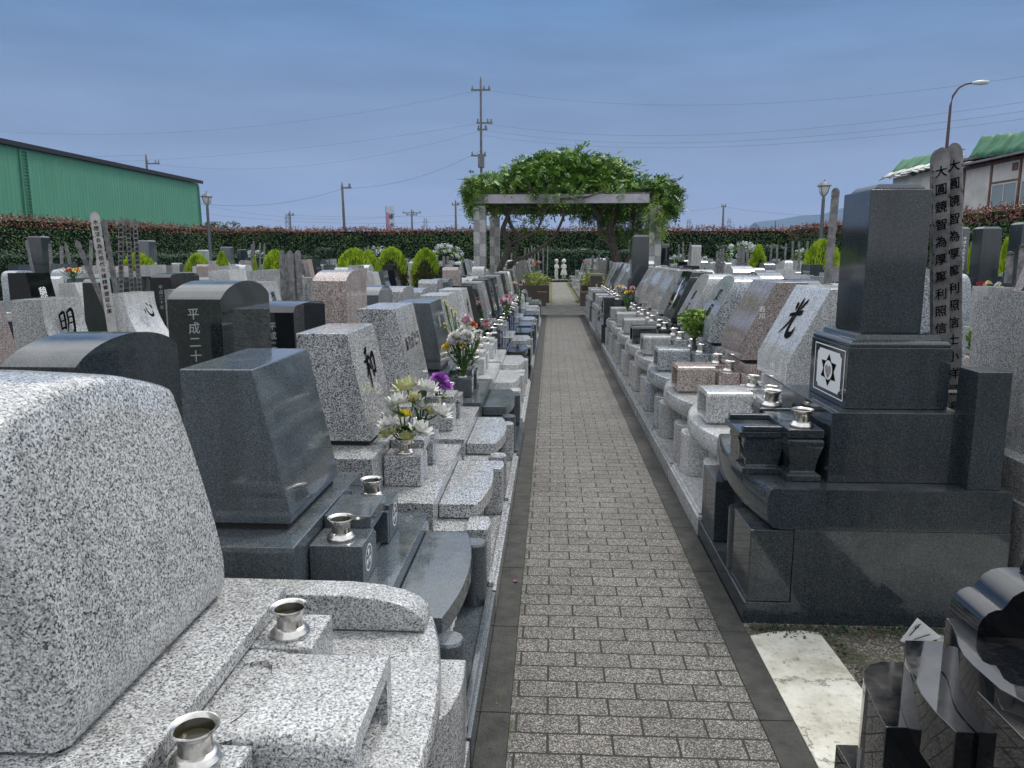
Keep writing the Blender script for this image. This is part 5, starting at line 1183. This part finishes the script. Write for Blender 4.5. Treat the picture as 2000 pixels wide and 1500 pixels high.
def child_statue(label, x, rz, girl):
    g = thing('child_statue', label, 'statue', (x, 44.2, 0), rz, 'pair of white child statues')
    part('pedestal', MB().box(-.22, .22, -.2, .2, -.05, .10).box(-.17, .17, -.15, .15, .101, .15), 'statue', g)
    z = .15; b_ = [(0, 0, z + .48, .10, .09), (0, 0, z + .62, .085, .07), (0, -.01, z + .76, .11, .08), (0, -.01, z + .84, .04), (0, -.03, z + .90, .05), (0, -.03, z + .97, .10, .10), (0, -.03, z + 1.06, .07, .075),
         (-.07, 0, z + .36, .065), (-.07, 0, z + .2, .05), (-.07, .01, z + .05, .04), (-.07, -.07, z + .03, .035), (.07, 0, z + .36, .065), (.07, 0, z + .2, .05), (.07, .01, z + .05, .04), (.07, -.07, z + .03, .035),
         (-.13, 0, z + .77, .045), (-.17, -.02, z + .63, .035), (-.06, -.13, z + .66, .03), (-.01, -.15, z + .72, .026), (.13, 0, z + .77, .045), (.17, -.02, z + .63, .035), (.06, -.13, z + .60, .03), (.01, -.15, z + .66, .026)]
    e = [(0, 1), (1, 2), (2, 3), (3, 4), (4, 5), (5, 6), (0, 7), (7, 8), (8, 9), (9, 10), (0, 11), (11, 12), (12, 13), (13, 14), (2, 15), (15, 16), (16, 17), (17, 18), (2, 19), (19, 20), (20, 21), (21, 22)]
    skin_body('body', b_, e, g, 'statue')
    if girl:
        part('skirt', MB().lathe([(.19, z + .22), (.20, z + .24), (.15, z + .42), (.10, z + .60), (.095, z + .64)], n=20), 'statue', g, smooth=True)
        part('bonnet', MB().lathe([(.10, z + .93), (.125, z + .97), (.12, z + 1.06), (.07, z + 1.12), (.01, z + 1.14)], n=16), 'statue', g, smooth=True)
    else: part('cap', MB().lathe([(.11, z + 1.0), (.105, z + 1.07), (.06, z + 1.12), (.01, z + 1.13)], n=16), 'statue', g, smooth=True)
child_statue('white stone statue of a boy, left of the pair at the path end', .26, R(50), False); child_statue('white stone statue of a girl in a skirt, right of the pair', .68, R(-35), True)
hedge('tiny clipped green edging in front of the child statues', -.1, 43.6, .95, 43.6, .3, .22, False, 500, .03, 12, 'hedge_dk')

# ---------------------------------------------------------------- lamps, poles, cables
def street_lamp(label, px, D, top):
    g = thing('street_lamp', label, 'street lamp', (XD(px, D), D, 0), 0, 'lantern street lamps'); t = top
    part('post', MB().lathe([(.09, -.05), (.09, .6), (.075, .65), (.06, t - .75), (.05, t - .62)], n=12), 'lamp_grey', g, smooth=True)
    part('lamp_shade', MB().lathe([(.05, t - .62), (.14, t - .50), (.19, t - .36), (.205, t - .26)], n=12), 'lamp_glass', g, smooth=True)
    part('hood', MB().lathe([(.27, t - .255), (.26, t - .235), (.15, t - .14), (.05, t - .09), (.02, t - .05), (.012, t)], n=12), 'lamp_grey', g)
    rb_ = MB()
    for k in range(4): a = R(45 + 90 * k); rb_.tube([(.06 * math.cos(a), .06 * math.sin(a), t - .62), (.155 * math.cos(a), .155 * math.sin(a), t - .50), (.215 * math.cos(a), .215 * math.sin(a), t - .26)], .012, 4)
    part('ribs', rb_, 'lamp_grey', g)
street_lamp('lantern street lamp on the left near the green wall', 411, 35, 4.35); street_lamp('lantern street lamp on the right left of the monument', 1601, 30, 4.28)
g = thing('road_lamp', 'tall brown curved road lamp beyond the right hedge', 'street lamp', (XD(1830, 33), 33, 0))
part('post', MB().tube([(0, 0, -.1), (0, 0, 5.6), (0, 0, 7.4), (.06, 0, 7.75), (.25, 0, 8.05), (.5, 0, 8.2), (.8, 0, 8.25)], [.075, .07, .05, .045, .04, .04, .035], 8), 'lamp_brown', g, smooth=True)
part('lamp_head', MB().loft([[(x, y * w_, 8.24 + z * h_ + .03 * (x - .8)) for y, z in [(math.cos(R(a)), math.sin(R(a))) for a in range(0, 360, 45)]] for x, w_, h_ in ((.74, .05, .04), (.9, .13, .08), (1.15, .16, .10), (1.35, .12, .07), (1.42, .03, .02))]), 'lamp_glass', g, smooth=True)
def utility_pole(label, px, D, top, arms=(), r=.16, lean=0, ins=True, trans=False):
    g = thing('utility_pole', label, 'utility pole', (XD(px, D), D, 0), 0, 'utility poles beyond the hedge'); g.rotation_euler = (0, R(lean), 0)
    part('pole', MB().lathe([(r, -.2), (r * .55, top - .3), (r * .3, top)], n=10), 'pole', g, smooth=True)
    for z, a, b_ in arms:
        part('crossarm', MB().box(a, b_, -.06, .06, z - .06, z + .06), 'pole', g)
        if ins:
            for x in (a + .1, b_ - .1, (a + b_) / 2 + .25): part('insulator', MB().lathe([(.05, z + .061), (.08, z + .12), (.04, z + .2), (.07, z + .26), (.03, z + .32)], x, 0, 8), 'pole', g)
    if trans: part('transformer', MB().box(-.24, .24, -.22, .22, top * .55, top * .55 + 1.0), 'pole', g)
    return g
D1 = 62
zz = lambda py, D: 1.5 + (498 - py) / 1523 * D
utility_pole('tallest utility pole rising behind the wisteria pergola', 941, D1, zz(166, D1), [(zz(190, D1), -.75, .75), (zz(250, D1), -.35, .9), (zz(262, D1), -.3, .5), (zz(310, D1), -.8, .4)], r=.14, trans=True)
utility_pole('utility pole with side bracket above the green wall', 300, 75, zz(303, 75), [(zz(321, 75), 0, 1.3)], r=.18)
utility_pole('slim leaning utility pole between the left lamp and the banner', 676, 60, zz(358, 60), [(zz(369, 60), -.1, .7)], r=.15, lean=-1)
utility_pole('distant utility pole just right of the low trees', 570, 110, zz(412, 110), [(zz(421, 110), -.3, .6)], r=.2)
utility_pole('distant utility pole with double arms right of the banner', 806, 110, zz(410, 110), [(zz(417, 110), -1.3, 1.3), (zz(421, 110), -.8, .8)], r=.2)
utility_pole('distant slim utility pole left of the pergola', 891, 100, zz(392, 100), [(zz(402, 100), -.5, .5)], r=.2)
utility_pole('distant utility pole right of the pergola', 1409, 100, zz(404, 100), [(zz(407, 100), -.3, .3)], r=.2)
utility_pole('short distant pole near the right hills', 1511, 110, zz(432, 110), [], r=.15)
utility_pole('utility pole top with bracket at the upper right edge', 2006, 30, zz(150, 30), [(zz(166, 30), -.6, .3), (zz(235, 30), -.5, .3)], r=.15)
def lattice(label, px, D, top, w_):
    g = thing('pylon', label, 'pylon', (XD(px, D), D, 0), 0, 'distant lattice pylons'); m_ = MB()
    for sx in (-1, 1):
        for sy in (-1, 1): m_.tube([(sx * w_, sy * w_, -.5), (sx * w_ * .35, sy * w_ * .35, top)], .08, 4)
    n = 9
    for k in range(n):
        f0 = 1 - .65 * k / n; f1 = 1 - .65 * (k + 1) / n; z0, z1 = top * k / n, top * (k + 1) / n
        m_.tube([(-w_ * f0, -w_ * f0, z0), (w_ * f1, -w_ * f1, z1)], .05, 4); m_.tube([(w_ * f0, -w_ * f0, z0), (-w_ * f1, -w_ * f1, z1)], .05, 4)
    part('frame', m_, 'wire', g); part('arms', MB().box(-w_ * 1.2, w_ * 1.2, -.1, .1, top * .9, top * .9 + .15).box(-w_ * .9, w_ * .9, -.1, .1, top * .8, top * .8 + .15), 'wire', g)
lattice('distant lattice pylon beside the utility pole right of the low trees', 565, 300, zz(418, 300), 1.3); lattice('faint distant pylon right of the banner', 832, 400, zz(427, 400), 1.6); lattice('faint distant pylon seen right of the pergola', 1343, 400, zz(430, 400), 1.5); lattice('faint distant pylon beyond the right-hand far hedge', 1421, 420, zz(429, 420), 1.5)
def cable(label, p, q_, sag=1.0, r=.016):
    (x0, y0, D0), (x1, y1, D2) = p, q_; a = Vector((XD(x0, D0), D0, zz(y0, D0))); b_ = Vector((XD(x1, D2), D2, zz(y1, D2)))
    pts = [a.lerp(b_, t / 16) - Vector((0, 0, sag * 4 * (t / 16) * (1 - t / 16))) for t in range(17)]
    tag(link('power_cable', MB().tube(pts, r, 4).mesh('power_cable', 'wire')), label, 'cable', 'overhead power cables')
m_ = D1
for i, (p, q_, sg, lb) in enumerate([((941, 188, m_), (2150, 150, 40), 1.6, 'topmost cable from the tallest pole towards the right edge'), ((943, 250, m_), (2150, 195, 34), 1.4, 'upper of three cables running right from the tallest pole'),
    ((943, 262, m_), (2150, 212, 34), 1.4, 'middle of three cables running right from the tallest pole'), ((943, 272, m_), (2150, 228, 34), 1.3, 'lowest of three cables running right from the tallest pole'),
    ((941, 190, m_), (-100, 246, 70), 1.8, 'topmost cable from the tallest pole towards the left'), ((941, 250, m_), (-100, 310, 75), 1.3, 'cable from the tallest pole passing above the green wall'), ((941, 264, m_), (300, 320, 75), 1.5, 'cable from the tallest pole to the bracket pole'),
    ((300, 305, 75), (-200, 300, 75), .2, 'short cable left of the bracket pole'), ((570, 421, 110), (1100, 410, 110), .6, 'low distant cable left of the pergola'), ((400, 400, 110), (806, 421, 110), 1.2, 'low sagging distant cable right of the left lamp'),
    ((380, 415, 110), (891, 433, 110), .8, 'lowest distant cable left of the banner'), ((1409, 407, 100), (1200, 411, 100), .5, 'distant cable right of the pergola'), ((1409, 407, 100), (1800, 415, 100), .9, 'distant cable passing behind the right lamp'), ((676, 370, 60), (380, 395, 60), .7, 'cable from the slim leaning pole to the left'), ((676, 370, 60), (941, 300, m_), .7, 'cable from the slim leaning pole up to the tallest pole')]):
    cable(lb, p, q_, sg, .006 if i < 7 else .010)

# ---------------------------------------------------------------- banner, buildings, hills
g = thing('banner', 'tall white banner flag with blue characters above the far hedge', 'banner', (XD(756, 54), 54, 0))
part('pole', MB().lathe([(.025, -.1), (.02, 4.85)], n=8), 'lamp_grey', g)
part('cloth', MB().add([(x, .02 * math.sin(z * 4 + x * 9), z) for z in np.linspace(2.6, 4.82, 12) for x in (.03, .3, .58)], [(r_ * 3 + c, r_ * 3 + c + 1, r_ * 3 + c + 4, r_ * 3 + c + 3) for r_ in range(11) for c in range(2)]), 'banner', g)
part('print', MB().box(.05, .20, -.035, -.03, 3.1, 4.4), 'banner_red', g)
write('inscription', '樹木葬', 'banner_blue', g, (.40, -.04, 4.15), (1, 0, 0), UP, .40, gap=1.5)
g = thing('green_warehouse', 'long green metal warehouse with dark roof edge', 'warehouse', (-31.2, 15, 0)); X0 = 0
part('wall', MB().box(-20, 0, 0, 53.3, -.1, 7.70), 'green_wall', g)
rf = MB().prof([(-10, 9.2), (.22, 7.71), (.22, 7.99), (-10, 9.6), (-20.3, 7.99), (-20.3, 7.71)], -.6, 53.8); part('roof', rf, 'roof_dark', g)
rg = MB()
for k in range(40): rg.box(.05, .09, 30.07, 30.6, .3 + k * .19, .34 + k * .19)
rg.box(.003, .12, 30.0, 30.06, 0, 7.6).box(.003, .12, 30.61, 30.67, 0, 7.6); part('wall_ladder', rg, 'green_wall', g)
dp = MB().tube([(.1, 53.1, 7.5), (.1, 53.2, 5), (.1, 53.2, 0)], .06, 6); part('downpipe', dp, 'green_wall', g)
for k in range(5): part('panel_seam', MB().box(.002, .008, 9 + k * 9.0, 9.03 + k * 9.0, 0, 7.5), 'green_wall', g)

H_ = thing('white_house', 'old white-walled house with rusty trim and green tarps on its roof', 'house', (18, 28, 0))
part('wall', MB().box(0, 10, -3, 7.8, -.1, 5.28), 'house_white', H_); part('rear_wall', MB().box(.2, 10, 7.81, 15.4, -.1, 5.55), 'house_white', H_)
tb = MB()
for y in (-.3, 3.45, 5.45, 7.55, 7.7): tb.box(-.05, -.002, y, y + .11, 0, 5.2)
tb.box(-.055, -.002, -3, 7.84, 5.14, 5.27).box(-.03, -.004, 3.57, 5.44, 4.36, 4.43); part('trim', tb, 'house_trim', H_)
for ya_, yb__ in ((3.62, 5.40), (-.1, 3.38)):
    wn = part('window', MB().box(-.03, -.003, ya_, ya_ + .06, 2.6, 4.34).box(-.03, -.003, yb__ - .06, yb__, 2.6, 4.34).box(-.03, -.003, ya_ + .061, yb__ - .061, 4.28, 4.34).box(-.032, -.003, (ya_ + yb__) / 2 - .03, (ya_ + yb__) / 2 + .03, 2.6, 4.279), 'house_white', H_)
    part('pane', MB().box(-.012, -.002, ya_ + .062, yb__ - .062, 2.6, 4.278), 'glass', wn)
part('vent', MB().box(-.02, -.002, 3.7, 4.1, 4.75, 5.05), 'house_trim', H_)
part('roof', MB().prof([(-.42, 5.28), (-.42, 5.36), (5, 6.15), (11, 5.4), (11, 5.3), (5, 6.05)], -3.4, 8.1), 'roof_grey', H_)
part('rear_roof', MB().prof([(-.2, 5.56), (-.2, 5.66), (5, 6.5), (10.5, 5.7), (10.5, 5.6), (5, 6.4)], 8.2, 15.8), 'roof_grey', H_)
def tarp(y0, y1, x0, x1, z0, z1, seed, sag=.2, rise=0):
    r_ = random.Random(seed); n, m = 40, 8; vs = []
    for i in range(n):
        for j in range(m):
            u, v = i / (n - 1), j / (m - 1); vs.append((x0 + (x1 - x0) * v + r_.uniform(-.03, .03), y0 + (y1 - y0) * u, z0 + rise * u * .4 + (z1 - z0 + rise * u * .6) * min(1, v * 1.35) + .05 * math.sin(u * 23 + v * 5) + .035 * math.sin(u * 51) + (sag * (math.cos(u * 9) * .25 - math.sin(math.pi * u)) if j == 0 else 0) + r_.uniform(-.015, .015)))
    fs = [(i * m + j, i * m + j + 1, (i + 1) * m + j + 1, (i + 1) * m + j) for i in range(n - 1) for j in range(m - 1)]
    o = part('tarp', MB().add(vs, fs), 'tarp', H_, smooth=True); s_ = o.modifiers.new('solid', 'SOLIDIFY'); s_.thickness = .04; return o
tarp(3.6, 8.6, .55, 1.3, 5.62, 6.25, 1, .10, .45); tarp(10.2, 16.0, .1, 1.2, 5.72, 6.42, 2, .22, .15)
# pale loose cladding sheets along the eaves
pc = MB(); r_ = random.Random(6)
for k in range(12): y = 8.3 + k * .64; za_, zb__ = 5.5 + r_.uniform(-.12, .1), 5.5 + r_.uniform(-.12, .1); pc.loft([[(-.28, y, za_), (-.26, y + .70, zb__), (.3, y + .7, 5.85), (.3, y, 5.85)], [(-.31, y, za_ + .05), (-.29, y + .7, zb__ + .05), (.3, y + .7, 5.92), (.3, y, 5.92)]])
part('loose_cladding', pc, 'house_white', H_)
part('chimney', MB().box(1.6, 2.2, 5.2, 5.7, 5.9, 6.75).box(1.5, 2.3, 5.1, 5.8, 6.751, 6.83), 'lamp_grey', H_)
for k in range(1): pass

hm = MB(); r_ = random.Random(2); nx, DH = 70, 3600; vs = []
for i in range(nx):
    px = 1470 + i * 22; x = XD(px, DH); e = np.interp(px, [1470, 1500, 1545, 1570, 1600, 1625, 1640, 1680, 1720, 1800, 2000, 3010], [0, 4, 12, 13.5, 15, 24, 27, 44, 40, 60, 48, 70]) + r_.uniform(-1, 1)
    z = e / 1523 * DH + (498 - 437) / 1523 * DH * (1 if e > 0 else 0)
    for (dy, f) in ((-500, -.02), (-250, .55), (0, 1), (600, .3), (1200, -.02)): vs.append((x, DH + dy, max(-3, z * f)))
fs = [(i * 5 + j, (i + 1) * 5 + j, (i + 1) * 5 + j + 1, i * 5 + j + 1) for i in range(nx - 1) for j in range(4)]
struct('hills', hm.add(vs, fs), 'hill')

# ---------------------------------------------------------------- the fields of graves left and right
q = random.Random(2024)
TONES = [('light grey', .30), ('pale grey', .20), ('speckled grey', .10), ('mid grey', .13), ('dark grey', .09), ('black', .07), ('blue grey', .05), ('pink', .035), ('rose grey', .025)]
def pick(tab):
    u = q.random() * sum(w_ for _, w_ in tab)
    for k, w_ in tab:
        u -= w_
        if u <= 0: return k
    return tab[0][0]
SH = [('slant', .58), ('round', .22), ('upround', .10), ('concave', .06), ('uparch', .08)]
SHW = {'slant': 'slanted', 'round': 'round-topped', 'upround': 'upright', 'concave': 'curved-face', 'uparch': 'arch-topped', 'tower': 'tall pillar'}
lots = []
def row(idx, side, X0, face, ys):
    for k, y in enumerate(ys): lots.append([idx, side, X0, face, y, k])
def span(a, b_, p=1.06): return [a + p * i for i in range(int((b_ - a) / p))]
row(2, 'left', -2.29, '-x', span(6.95, 19.5) + span(24.9, 43))
for k in range(1, 7):
    xs = -.22 - 2.93 * k
    a = abs(xs) / .718 + .9
    yc = max(span(7.7 if k == 1 else a, 19.4)[0] if a < 19 else 25, 0)
    row(2 * k + 1, 'left', xs, '+x', (span(7.7 if k == 1 else a, 19.4) if a < 18.5 else []) + span(max(24.9, a), 43 if k < 5 else 36))
    xd = -.22 - 2.93 * k - 2.07; a = (abs(xd) - 1) / .718 + .3
    row(2 * k + 2, 'left', xd, '-x', (span(9.4 if k == 1 else a, 19.4) if a < 18.5 else []) + span(max(24.9, a), 43 if k < 5 else 36))
row(1, 'left', -.225, '+x', span(25, 43)); row(1, 'right', .95, '-x', span(26.5, 43))
row(2, 'right', 2.89, '+x', span(4.1, 19.4) + span(24.9, 43))
for k in range(1, 5):
    xs = .82 + 2.96 * k; a = xs / .61 + .3
    row(2 * k + 1, 'right', xs, '-x', (span(9.7 if k == 1 else a, 19.4) if a < 18.5 else []) + span(max(24.9, a), 43))
    xd = xs + 2.09; a = (xd - 1) / .61 + .6
    row(2 * k + 2, 'right', xd, '+x', (span(a, 19.4) if a < 18.5 else []) + span(max(24.9, a), 43))
keep = []
for L_ in lots:
    idx, side, X0, face, y, k = L_
    cx = X0 + (.5 if face == '-x' else -.5); cy = y + .53
    if any(abs(cx - a) < w_ / 2 + .45 and abs(cy - b_) < w_ / 2 + .5 for a, b_, w_ in CON): continue
    if idx > 1 and q.random() < (.10 if cy < 19 else .2): continue
    if cx < -14.5 and cy < 37.5: 
        if cx < -.2 * cy - 12.5 or (cx < -15.6): continue
    if abs(cx - XD(568, 11.5)) < .4 and abs(cy - 11.5) < .7: continue
    if cx > 12.8: continue
    keep.append((math.hypot(cx, cy), L_))
keep.sort(key=lambda t: t[0])
nA = 16 + 5 + 15 + 1 + 1 + 1 + 12        # graves already built or specially placed
GL = {'left': 'graves in the field left of the path', 'right': 'graves in the field right of the path'}
special = []
def label_of(tone, shape, k, idx, side, far):
    if idx == 1: return '%s %s gravestone, %s back in the row lining the far path on the %s' % (tone, SHW[shape], ordn(k), side)
    return '%s %s gravestone, %s back in the %s row %s of the path' % (tone, SHW[shape], ordn(k), ordn(idx - 1), side)
# special neighbours in view
g = grave_plain('pale granite gravestone with large black brush character, left of the lettered tablets', -3.15, 5.86 - .53, 1.06, '+x', 'light grey', 'concave', GL['left'], .50, 1.165)
brush('inscription', '明', 'black_ink', g, (.58 + .052, .56, .98), RT, (.03, 0, .3), .20)
g = grave_plain('pale gravestone with a flared front and black brush character, right of the lettered tablets', -3.15, 7.12 - .53, 1.06, '+x', 'pale grey', 'concave', GL['left'], .54, 1.15, tilt=.16)
brush('inscription', '心', 'black_ink', g, (.58 + .085, .53, 1.0), RT, (.10, 0, .3), .17)
grave_plain('rose-brown slanted gravestone cut by the left picture edge', -3.15, 4.93 - .53, 1.06, '+x', 'rose grey', 'slant', GL['left'], .54, 1.15)
g = grave_plain('wide dark green-black gravestone behind the lettered tablets', -5.22, 7.72 - .53, 1.06, '-x', 'green black', 'upround', GL['left'], .84, 1.275)
g = grave_plain('black gravestone with flowers lying on top, behind the tall arched one', -5.22, 8.95 - .53, 1.06, '-x', 'black', 'upround', GL['left'], .72, 1.29)
write('inscription', '平成二十年', 'grey_ink', g, (.78, .53 - .36 - .003, 1.14), (1, 0, 0), UP, .05)
posy('yellow and white flowers lying above the black stone on the left', -5.9, 9.3, 1.2, ['white', 'yellow', 'white', 'orange'], 12, .17, .12, 61)
g = grave_plain('grey-green gravestone with hiragana writing in the field on the far left', -9.02, 13.3, 1.06, '+x', 'blue grey', 'round', GL['left'], .60, 1.22)
write('inscription', 'ありがとう', 'black_ink', g, (.63, .53 + .20, 1.06), RT, (.10, 0, .56), .10, vertical=False, gap=1.05)
grave_plain('grey-green gravestone with a polished inset panel on the far left', -9.02, 14.7, 1.06, '+x', 'blue grey', 'round', GL['left'], .60, 1.22)
g = grave_plain('pink gravestone with slanted face in the field on the far left', -9.02, 16.6, 1.06, '+x', 'pink', 'slant', GL['left'], .60, 1.25)
write('inscription', '安らか', 'black_ink', g, (.655, .53 + .15, 1.1), RT, (.10, 0, .56), .09, vertical=False)
g = grave_tower('tall dark pillar monument on lotus base before the low hedge, far left', -14.2, 21.2, 1.4, '+x', 'dark grey', GL['left'], top=2.0, sw=.42, base=.7)
write('inscription', '平成二十二年十一月', 'white_ink', g, (.60, .7 - .21 - .003, 1.85), (1, 0, 0), UP, .07)
g = grave_tower('dark pillar monument behind the round conifer on the left', -13.0, 23.6 + 1.3, 1.3, '+x', 'mid grey', GL['left'], top=1.95, sw=.5, base=.7)
grave_tower('rounded grey pillar monument by the left street lamp', XD(435, 33) + .6, 33, 1.1, '+x', 'mid grey', GL['left'], top=1.82, sw=.42, base=.5)
grave_tower('smaller black pillar right of the rounded grey pillar', XD(460, 34) + .6, 34.3, 1.1, '+x', 'dark grey', GL['left'], top=1.72, sw=.36, base=.5)
# right: arched grey stone directly behind the monument, pink one with oval, dark towers
g = grave_plain('large speckled grey arched gravestone seen from behind, right picture edge', 2.91, 2.92, 1.06, '+x', 'light grey', 'uparch', GL['right'], .66, 1.345)
g = grave_plain('pink gravestone with a black oval panel, at the right edge', 3.78, 6.95, 1.06, '-x', 'pink', 'slant', GL['right'], .62, 1.42, tilt=.22)
om = MB(); om.add([(.58 + .22 * ((z - .71) / .71) - .004, .53 + .2 * math.cos(R(a)), z) for a in range(0, 360, 12) for z in [1.04 + .29 * math.sin(R(a))]], [tuple(range(30))]); part('oval_panel', om, 'black', g)
write('inscription', '道', 'grey_ink', g, (.58 + .22 * .6 - .008, .53, 1.15), RT, (.22, 0, .71), .14)
for (px, D, tn, lb, sw) in ((1927, 12.6, 'dark grey', 'broad dark slab monument, middle one of three beyond the pink oval stone', .29), (1868, 13.9, 'mid grey', 'broad dark slab monument with white date, left one of three beyond the pink stone', .28), (2004, 11.4, 'dark grey', 'broad dark slab monument at the right picture edge', .30)):
    g = grave_tower(lb, XD(px, D) - .6, D - .5, 1.2, '-x', tn, GL['right'], top=zz(449 if px < 2000 else 441, D), sw=sw, base=.62)
    if px == 1868: write('inscription', '平成十九年五月吉日', 'white_ink', g, (.66, .6 - .21 - .004, 1.78), (1, 0, 0), UP, .055)
posy('red and dark flowers in front of the dark slab monuments', XD(1900, 11.6), 11.4, .85, ['red', 'maroon', 'red', 'pink'], 14, .18, .22, 62)
posy('white lily and yellow flowers in front of the dark slab monuments', XD(1930, 11), 10.8, .85, ['white', 'yellow', 'white'], 9, .13, .25, 63)
bush('green_plant', 'small green plant behind the bundle of tablets by the monument', 'plant', 2.75, 5.0, .95, .10, .10, .13, 160, .04, 'shrub', core=False, seed=71)
g = grave_plain('tall upright speckled granite slab right of the pergola column', 2.7, 19.3 - .6, 1.06, '-x', 'light grey', 'upround', GL['right'], .36, 1.74); 
grave_plain('black upright gravestone between the far path and the pergola vine', 2.0, 27.2, 1.06, '-x', 'black', 'upround', GL['right'], .40, 1.62)
tops_ = [(2, 'right')]
LIM = 300 - 60
stuffm = MB(); tl = [t for t, _ in TONES] ; n_ind = 0
for d, (idx, side, X0, face, y, k) in keep:
    tone = pick(TONES); shape = pick(SH); w_ = q.uniform(.46, .6); w_ = round(w_ * 25) / 25; top = q.choice([1.10, 1.14, 1.18, 1.22, 1.27, 1.32])
    if side == 'right' and idx == 2: top = q.choice([1.30, 1.34, 1.38]); shape = q.choice(['uparch', 'upround', 'uparch', 'slant'])
    if side == 'left' and idx == 2 and shape == 'slant': shape = 'upround'; top = min(top, 1.2)
    if idx == 1: shape = 'slant'; tone = q.choice(['light grey', 'pale grey', 'mid grey', 'light grey'])
    if n_ind < LIM:
        n_ind += 1
        if q.random() < .05 and d > 24 and idx > 2: grave_tower(label_of(tone, 'tower', k, idx, side, 0), X0, y, 1.05, face, tone, GL[side], top=q.choice([1.65, 1.8, 1.9]), sw=.3)
        else:
            g = grave_plain(label_of(tone, shape, k, idx, side, 0), X0, y, 1.05, face, tone, shape, GL[side], w_, top, vases=d < 16, basetone=('light grey' if q.random() < .3 and tone in ('pale grey', 'speckled grey') else tone), tilt=.1)
            if d < 17 and shape in ('slant', 'round') and q.random() < .7:
                ch = q.choice(['和', '心', '絆', '愛', '憩', '永遠', '夢', 'やすらぎ', 'ありがとう', '想', '縁']); dk = tone in ('mid grey', 'dark grey', 'black')
                sz = .16 if len(ch) == 1 else (.13 if len(ch) == 2 else .085)
                write('inscription', ch, 'white_ink' if dk else 'black_ink', g, (.58 + .055 - .004, .525 + (len(ch) - 1) / 2 * sz * 1.15, .70 + (top - .70) * .55), RT, (.1, 0, top - .71), sz, vertical=False)
            if d < 17 and face == '+x' and idx > 1 and side == 'left' and q.random() < .4:
                write('inscription', '平成十八年五月', 'black_ink' if tone not in ('mid grey', 'dark grey', 'black') else 'grey_ink', g, (.78, .525 + w_ / 2 + .003, top - .12), (-1, 0, 0), UP, .035)
    else:
        mi = tl.index(tone); s = 1 if face == '-x' else -1; f = lambda a: X0 + s * a
        for (a, b_, c0, c1, z0, z1) in ((0, 1.0, .02, 1.03, 0, .4), (.3, 1, .1, .95, .4, .66), (.3, .5, .3, .75, .66, .70)):
            stuffm.box(min(f(a), f(b_)), max(f(a), f(b_)), y + c0, y + c1, z0, z1, mi)
        hs = headstone_mb('slant' if shape == 'concave' else shape, w_, .58, .68, .92, .66, top, .525); 
        stuffm.add([(f(x), y + yy, z) for x, yy, z in hs.v], hs.f, mi)
if stuffm.v: tag(link('distant_gravestones', stuffm.mesh('distant_gravestones', tl)), 'many small distant gravestones at the far ends of both fields', 'gravestones', kind='stuff')

hz = MB().box(-4100, 4100, -250, 5900, -5, 480)
M['haze'] = bpy.data.materials.new('haze'); M['haze'].use_nodes = True; ht_ = M['haze'].node_tree; ht_.nodes.clear()
ho = ht_.nodes.new('ShaderNodeOutputMaterial'); pv = ht_.nodes.new('ShaderNodeVolumePrincipled'); pv.inputs['Color'].default_value = (.38, .58, 1, 1); pv.inputs['Density'].default_value = .00019; pv.inputs['Anisotropy'].default_value = 0
ht_.links.new(pv.outputs[0], ho.inputs['Volume'])
tag(link('haze', hz.mesh('haze', 'haze')), kind='stuff')

gl_ = []; gr_ = random.Random(99)
for i in range(260):
    x = gr_.choice([-.135, .70, -.21, .78]) + gr_.gauss(0, .02); y = 1.4 + 16 * gr_.random() ** 1.6; s_ = gr_.uniform(.002, .0055); a = gr_.uniform(0, 6.28); p = Vector((x, y, .0055)); d = Vector((math.cos(a), math.sin(a), .15)) * s_; e = Vector((-d.y, d.x, s_ * .4)) * .7
    gl_.append([p - d, p - e, p + d, p + e])
tag(link('path_litter', quads_mesh('path_litter', gl_, ['bark', 'moss'], [gr_.randrange(2) for _ in gl_])), 'tiny dead leaves and grit along both kerbs of the path', 'litter', kind='stuff')
